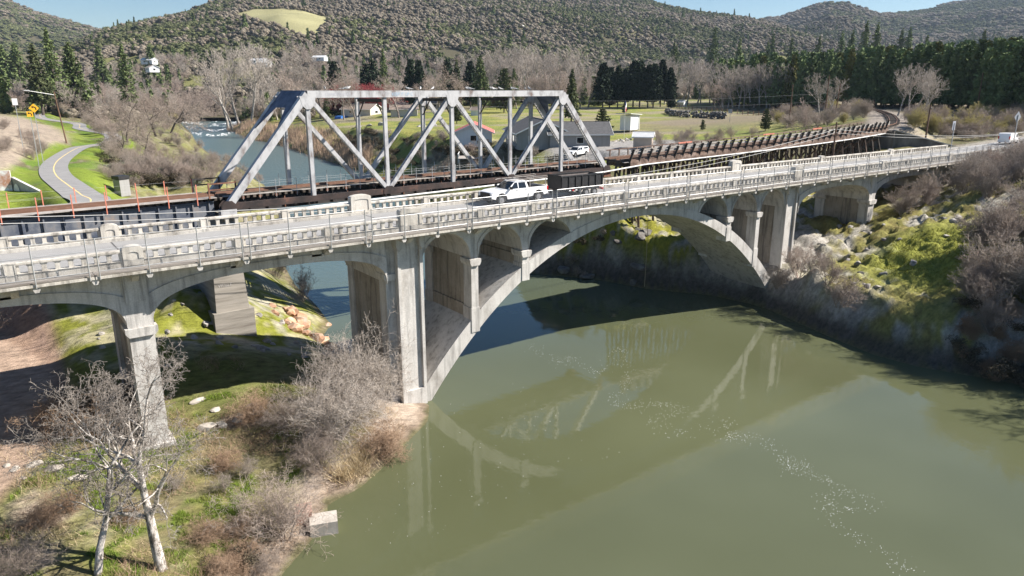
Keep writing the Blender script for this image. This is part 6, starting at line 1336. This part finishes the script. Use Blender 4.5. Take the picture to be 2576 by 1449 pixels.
cbk=thing('concrete_steps','pale square concrete block with a reddish step at the water edge','concrete block',(12.3,34.3,0),R(-20)); M('block_red',[(.30,.17,.13),(.42,.27,.22)],2,.9)
link('block',MB().box(-.75,.75,-.6,.55,-.6,.78).mesh('block',MT['stone_pale']),cbk); link('step',MB().box(-1.5,-.6,.2,1.3,-.5,1.1).mesh('step',MT['block_red']),cbk)
# dry stone wall and field fence in the village
sw=thing('stone_wall','long curving dry stone wall of rocks coloured as in shade on the village lawn','wall',(225,185,12)); swo=Vector((225,185,12))
WL=smooth_line([(252,222,0),(236,205,0),(222,185,0),(212,168,0),(204,155,0)],12); VV=[];FF=[];nb=0
me0=RK[0]; v0=np.array([v.co for v in me0.vertices]); f0=np.array([p.vertices for p in me0.polygons])
for p in WL:
    for k in range(7):
        q=np.array((p.x+rng.normal(0,.5),p.y+rng.normal(0,.8),hz(p.x,p.y)+rng.uniform(0,2.2))); VV.append(v0*rng.uniform(.4,.8)@np.diag((1,1,.8))+q-np.array(swo)); FF.append(f0+nb); nb+=len(v0)
so_=link('stones',npmesh('stones',np.concatenate(VV),np.concatenate(FF),MT['stone_dark']),sw); so_['kind']='stuff'  # wall takes the darker stone, its shade put into the colour
ff=thing('field_fence','brown post and rail fence running across the village field','fence',(280,215,12.5)); ffo=Vector((280,215,12.5)); FL=smooth_line([(300,265,0),(285,240,0),(272,205,0),(262,175,0),(258,160,0)],9)
for p,q in zip(FL[:-1],FL[1:]):
    a=Vector((p.x,p.y,hz(p.x,p.y)));b=Vector((q.x,q.y,hz(q.x,q.y))); o=link('fence_post',MB().box(-.11,.11,-.11,.11,-.3,1.9).mesh('fence_post',MT['pole_wood']),ff); o.location=a-ffo
    for z in (1.1,1.7): o=link('fence_rail',MB().bar(a+Vector((0,0,z)),b+Vector((0,0,z)),.08,.12).mesh('fence_rail',MT['pole_wood']),ff); o.location=-ffo
# guard rail at the road end, marker post
gr_=thing('guard_rail','white topped guard rail continuing the bridge parapet along the road','guard rail',(150,45.2,14.6)); gro=Vector((150,45.2,14.6))
for x in np.arange(132,170,2.4): o=link('post',MB().box(-.08,.08,-.08,.08,-.7,.75).mesh('post',MT['grey_wood']),gr_); o.location=Vector((x,45.2,14.5+(x-132)*.02))-gro
o=link('beam',MB().bar((131,45.1,15.05),(170,45.1,15.85),.06,.3).mesh('beam',MT['galv']),gr_); o.location=-gro
# birds on the truss, one in flight; rope under the arch
def bird_mesh():
    m=MB(); m.tube((-.14,0,.12),(.1,0,.16),.03,.07,n=6).tube((.1,0,.16),(.2,0,.2),.07,.035,n=6).tube((.17,0,.2),(.25,0,.25),.05,.03,n=6).tube((-.14,0,.12),(-.3,0,.1),.03,.01,n=4); return m.mesh('bird',MT['bird'])
BM=bird_mesh()
for k in range(17):
    t=rng.uniform(TP[2]+1,TP[5]) if k<13 else rng.uniform(TP[1]+1,TP[2]); n=NN if rng.random()<.6 else NFAR; p=tw(t,n+rng.uniform(-.15,.15),ZT+.3)
    o=link('pigeon',BM); o.location=p; o.rotation_euler=(0,0,rng.uniform(0,6.28)); o.scale=(1.5,1.5,1.5); tag(o,'grey pigeon perched on the top chord of the truss','bird','pigeons on the truss')
fb=thing('white_bird','white bird flying in front of the wooded hill','bird',px_pos(1318,66,190)); 
for s in (-1,1): v=MB(); v._add([(-.15,0,0),(.2,0,0),(.05,s*.45,.35),(-.1,s*.5,.33)],[(0,1,2,3)]); v._add([(-.15,0,.02),(.2,0,.02),(.05,s*.45,.37),(-.1,s*.5,.35)],[(3,2,1,0)]); link('wing',v.mesh('wing',MT['white_paint']),fb)
link('body',MB().tube((-.4,0,0),(0,0,0),.02,.09,n=6).tube((0,0,0),(.35,0,.02),.09,.02,n=6).mesh('body',MT['white_paint']),fb)
rp=link('rope',segmesh('rope',[(0,0,-8.2),(.05,0,-5)],[(.05,0,-5),(0,0,0)],.03,.03,MT['rope'],5)); rp.location=(57.3,52.4,10.95); tag(rp,'thin rope hanging below the main arch towards the water','rope')
# ================================================================ foam on the river
Z8=[(590,60),(700,130),(760,110),(870,170),(960,70),(985,190),(930,280),(1020,310),(1100,295),(1200,320),(1090,370),(1200,410),(1380,365),(1390,430),(1500,430),(1600,500),(1690,540),(1620,545),(1720,580),(1810,610)]
Z9=[(1760,680),(1800,655),(1880,645),(1970,700),(1900,720),(1790,700),(1800,745),(1850,800),(1960,850),(2080,940),(2120,980)]
def w8(p): return onz((1500+.983*p[0])/1.5652,(1300+.983*p[1])/1.5652,0)
pts=[]
for L_,n in ((Z8,1000),(Z9,280)):
    W=[Vector((*w8(p),0)) for p in L_]; W=smooth_line([tuple(v) for v in W],10)
    for k in range(n):
        p=W[int(rng.integers(len(W)))]; wd=.28+.35*vnoise(np.array([p.x*.4]),np.array([p.y*.4]),9)[0]; pts.append((p.x+rng.normal(0,wd),p.y+rng.normal(0,wd)))
for k in range(160): pts.append((rng.uniform(14,34),rng.uniform(30,46)))
pts=np.array(pts); pts=pts[rivdist(pts[:,0],pts[:,1])<-.5]; n=len(pts); rad=rng.uniform(.007,.024,n); ang=np.arange(6)/6*2*math.pi
V=np.zeros((n,7,3)); V[:,:6,0]=pts[:,0:1]+rad[:,None]*np.cos(ang); V[:,:6,1]=pts[:,1:2]+rad[:,None]*np.sin(ang); V[:,:6,2]=.004; V[:,6,0]=pts[:,0];V[:,6,1]=pts[:,1];V[:,6,2]=.004+rad*.6
f=np.array([(i,(i+1)%6,6) for i in range(6)]); tag(link('foam_bubbles',npmesh('foam_bubbles',V.reshape(-1,3),(np.arange(n)[:,None,None]*7+f[None]).reshape(-1,3),MT['foam'])),'drifting trail of white foam bubbles on the river','foam',kind='stuff')
pts=[]
for k in range(3600):
    px=rng.uniform(430,690); py=290+ (px-430)*.012+rng.choice([0,5,9,20,34,46],p=[.3,.2,.15,.15,.12,.08])+rng.normal(0,1.8)+3*math.sin(px*.05)
    if vnoise(np.array([px*.07]),np.array([py*.25]),5)[0]<.42: continue
    wz_=2.0
    for _ in range(3): x,y=onz(px,py,wz_); wz_=float(2.4*sstep(130,420,np.array(y)))
    pts.append((x,y,wz_))
pts=np.array(pts); pts=pts[rivdist(pts[:,0],pts[:,1])<-1]; n=len(pts); ra=rng.uniform(.25,1.1,n)*rng.uniform(.4,1.3,n); rb_=rng.uniform(.15,.5,n)
V=np.zeros((n,7,3)); V[:,:6,0]=pts[:,0:1]+ra[:,None]*np.cos(ang); V[:,:6,1]=pts[:,1:2]+rb_[:,None]*np.sin(ang); V[:,:6,2]=pts[:,2:3]-.02; V[:,6,:2]=pts[:,:2]; V[:,6,2]=pts[:,2]+rng.uniform(.03,.22,n)
tag(link('rapids_foam',npmesh('rapids_foam',V.reshape(-1,3),(np.arange(n)[:,None,None]*7+f[None]).reshape(-1,3),MT['foam'])),'white water breaking over the rapids upstream','foam',kind='stuff')
# ================================================================ air: thin haze round the whole valley
hb=MB().box(-7500,8500,-1500,8500,-6,520); hzm=bpy.data.materials.new('haze'); hzm.use_nodes=True; hn=hzm.node_tree; hn.nodes.remove(hn.nodes['Principled BSDF'])
pv=hn.nodes.new('ShaderNodeVolumePrincipled'); pv.inputs['Color'].default_value=(.62,.78,1,1); pv.inputs['Density'].default_value=4.5e-5; pv.inputs['Anisotropy'].default_value=.2
hn.links.new(pv.outputs[0],hn.nodes['Material Output'].inputs['Volume'])
tag(link('haze',hb.mesh('haze',hzm)),'thin blue air between the valley and the hills','haze',kind='stuff')
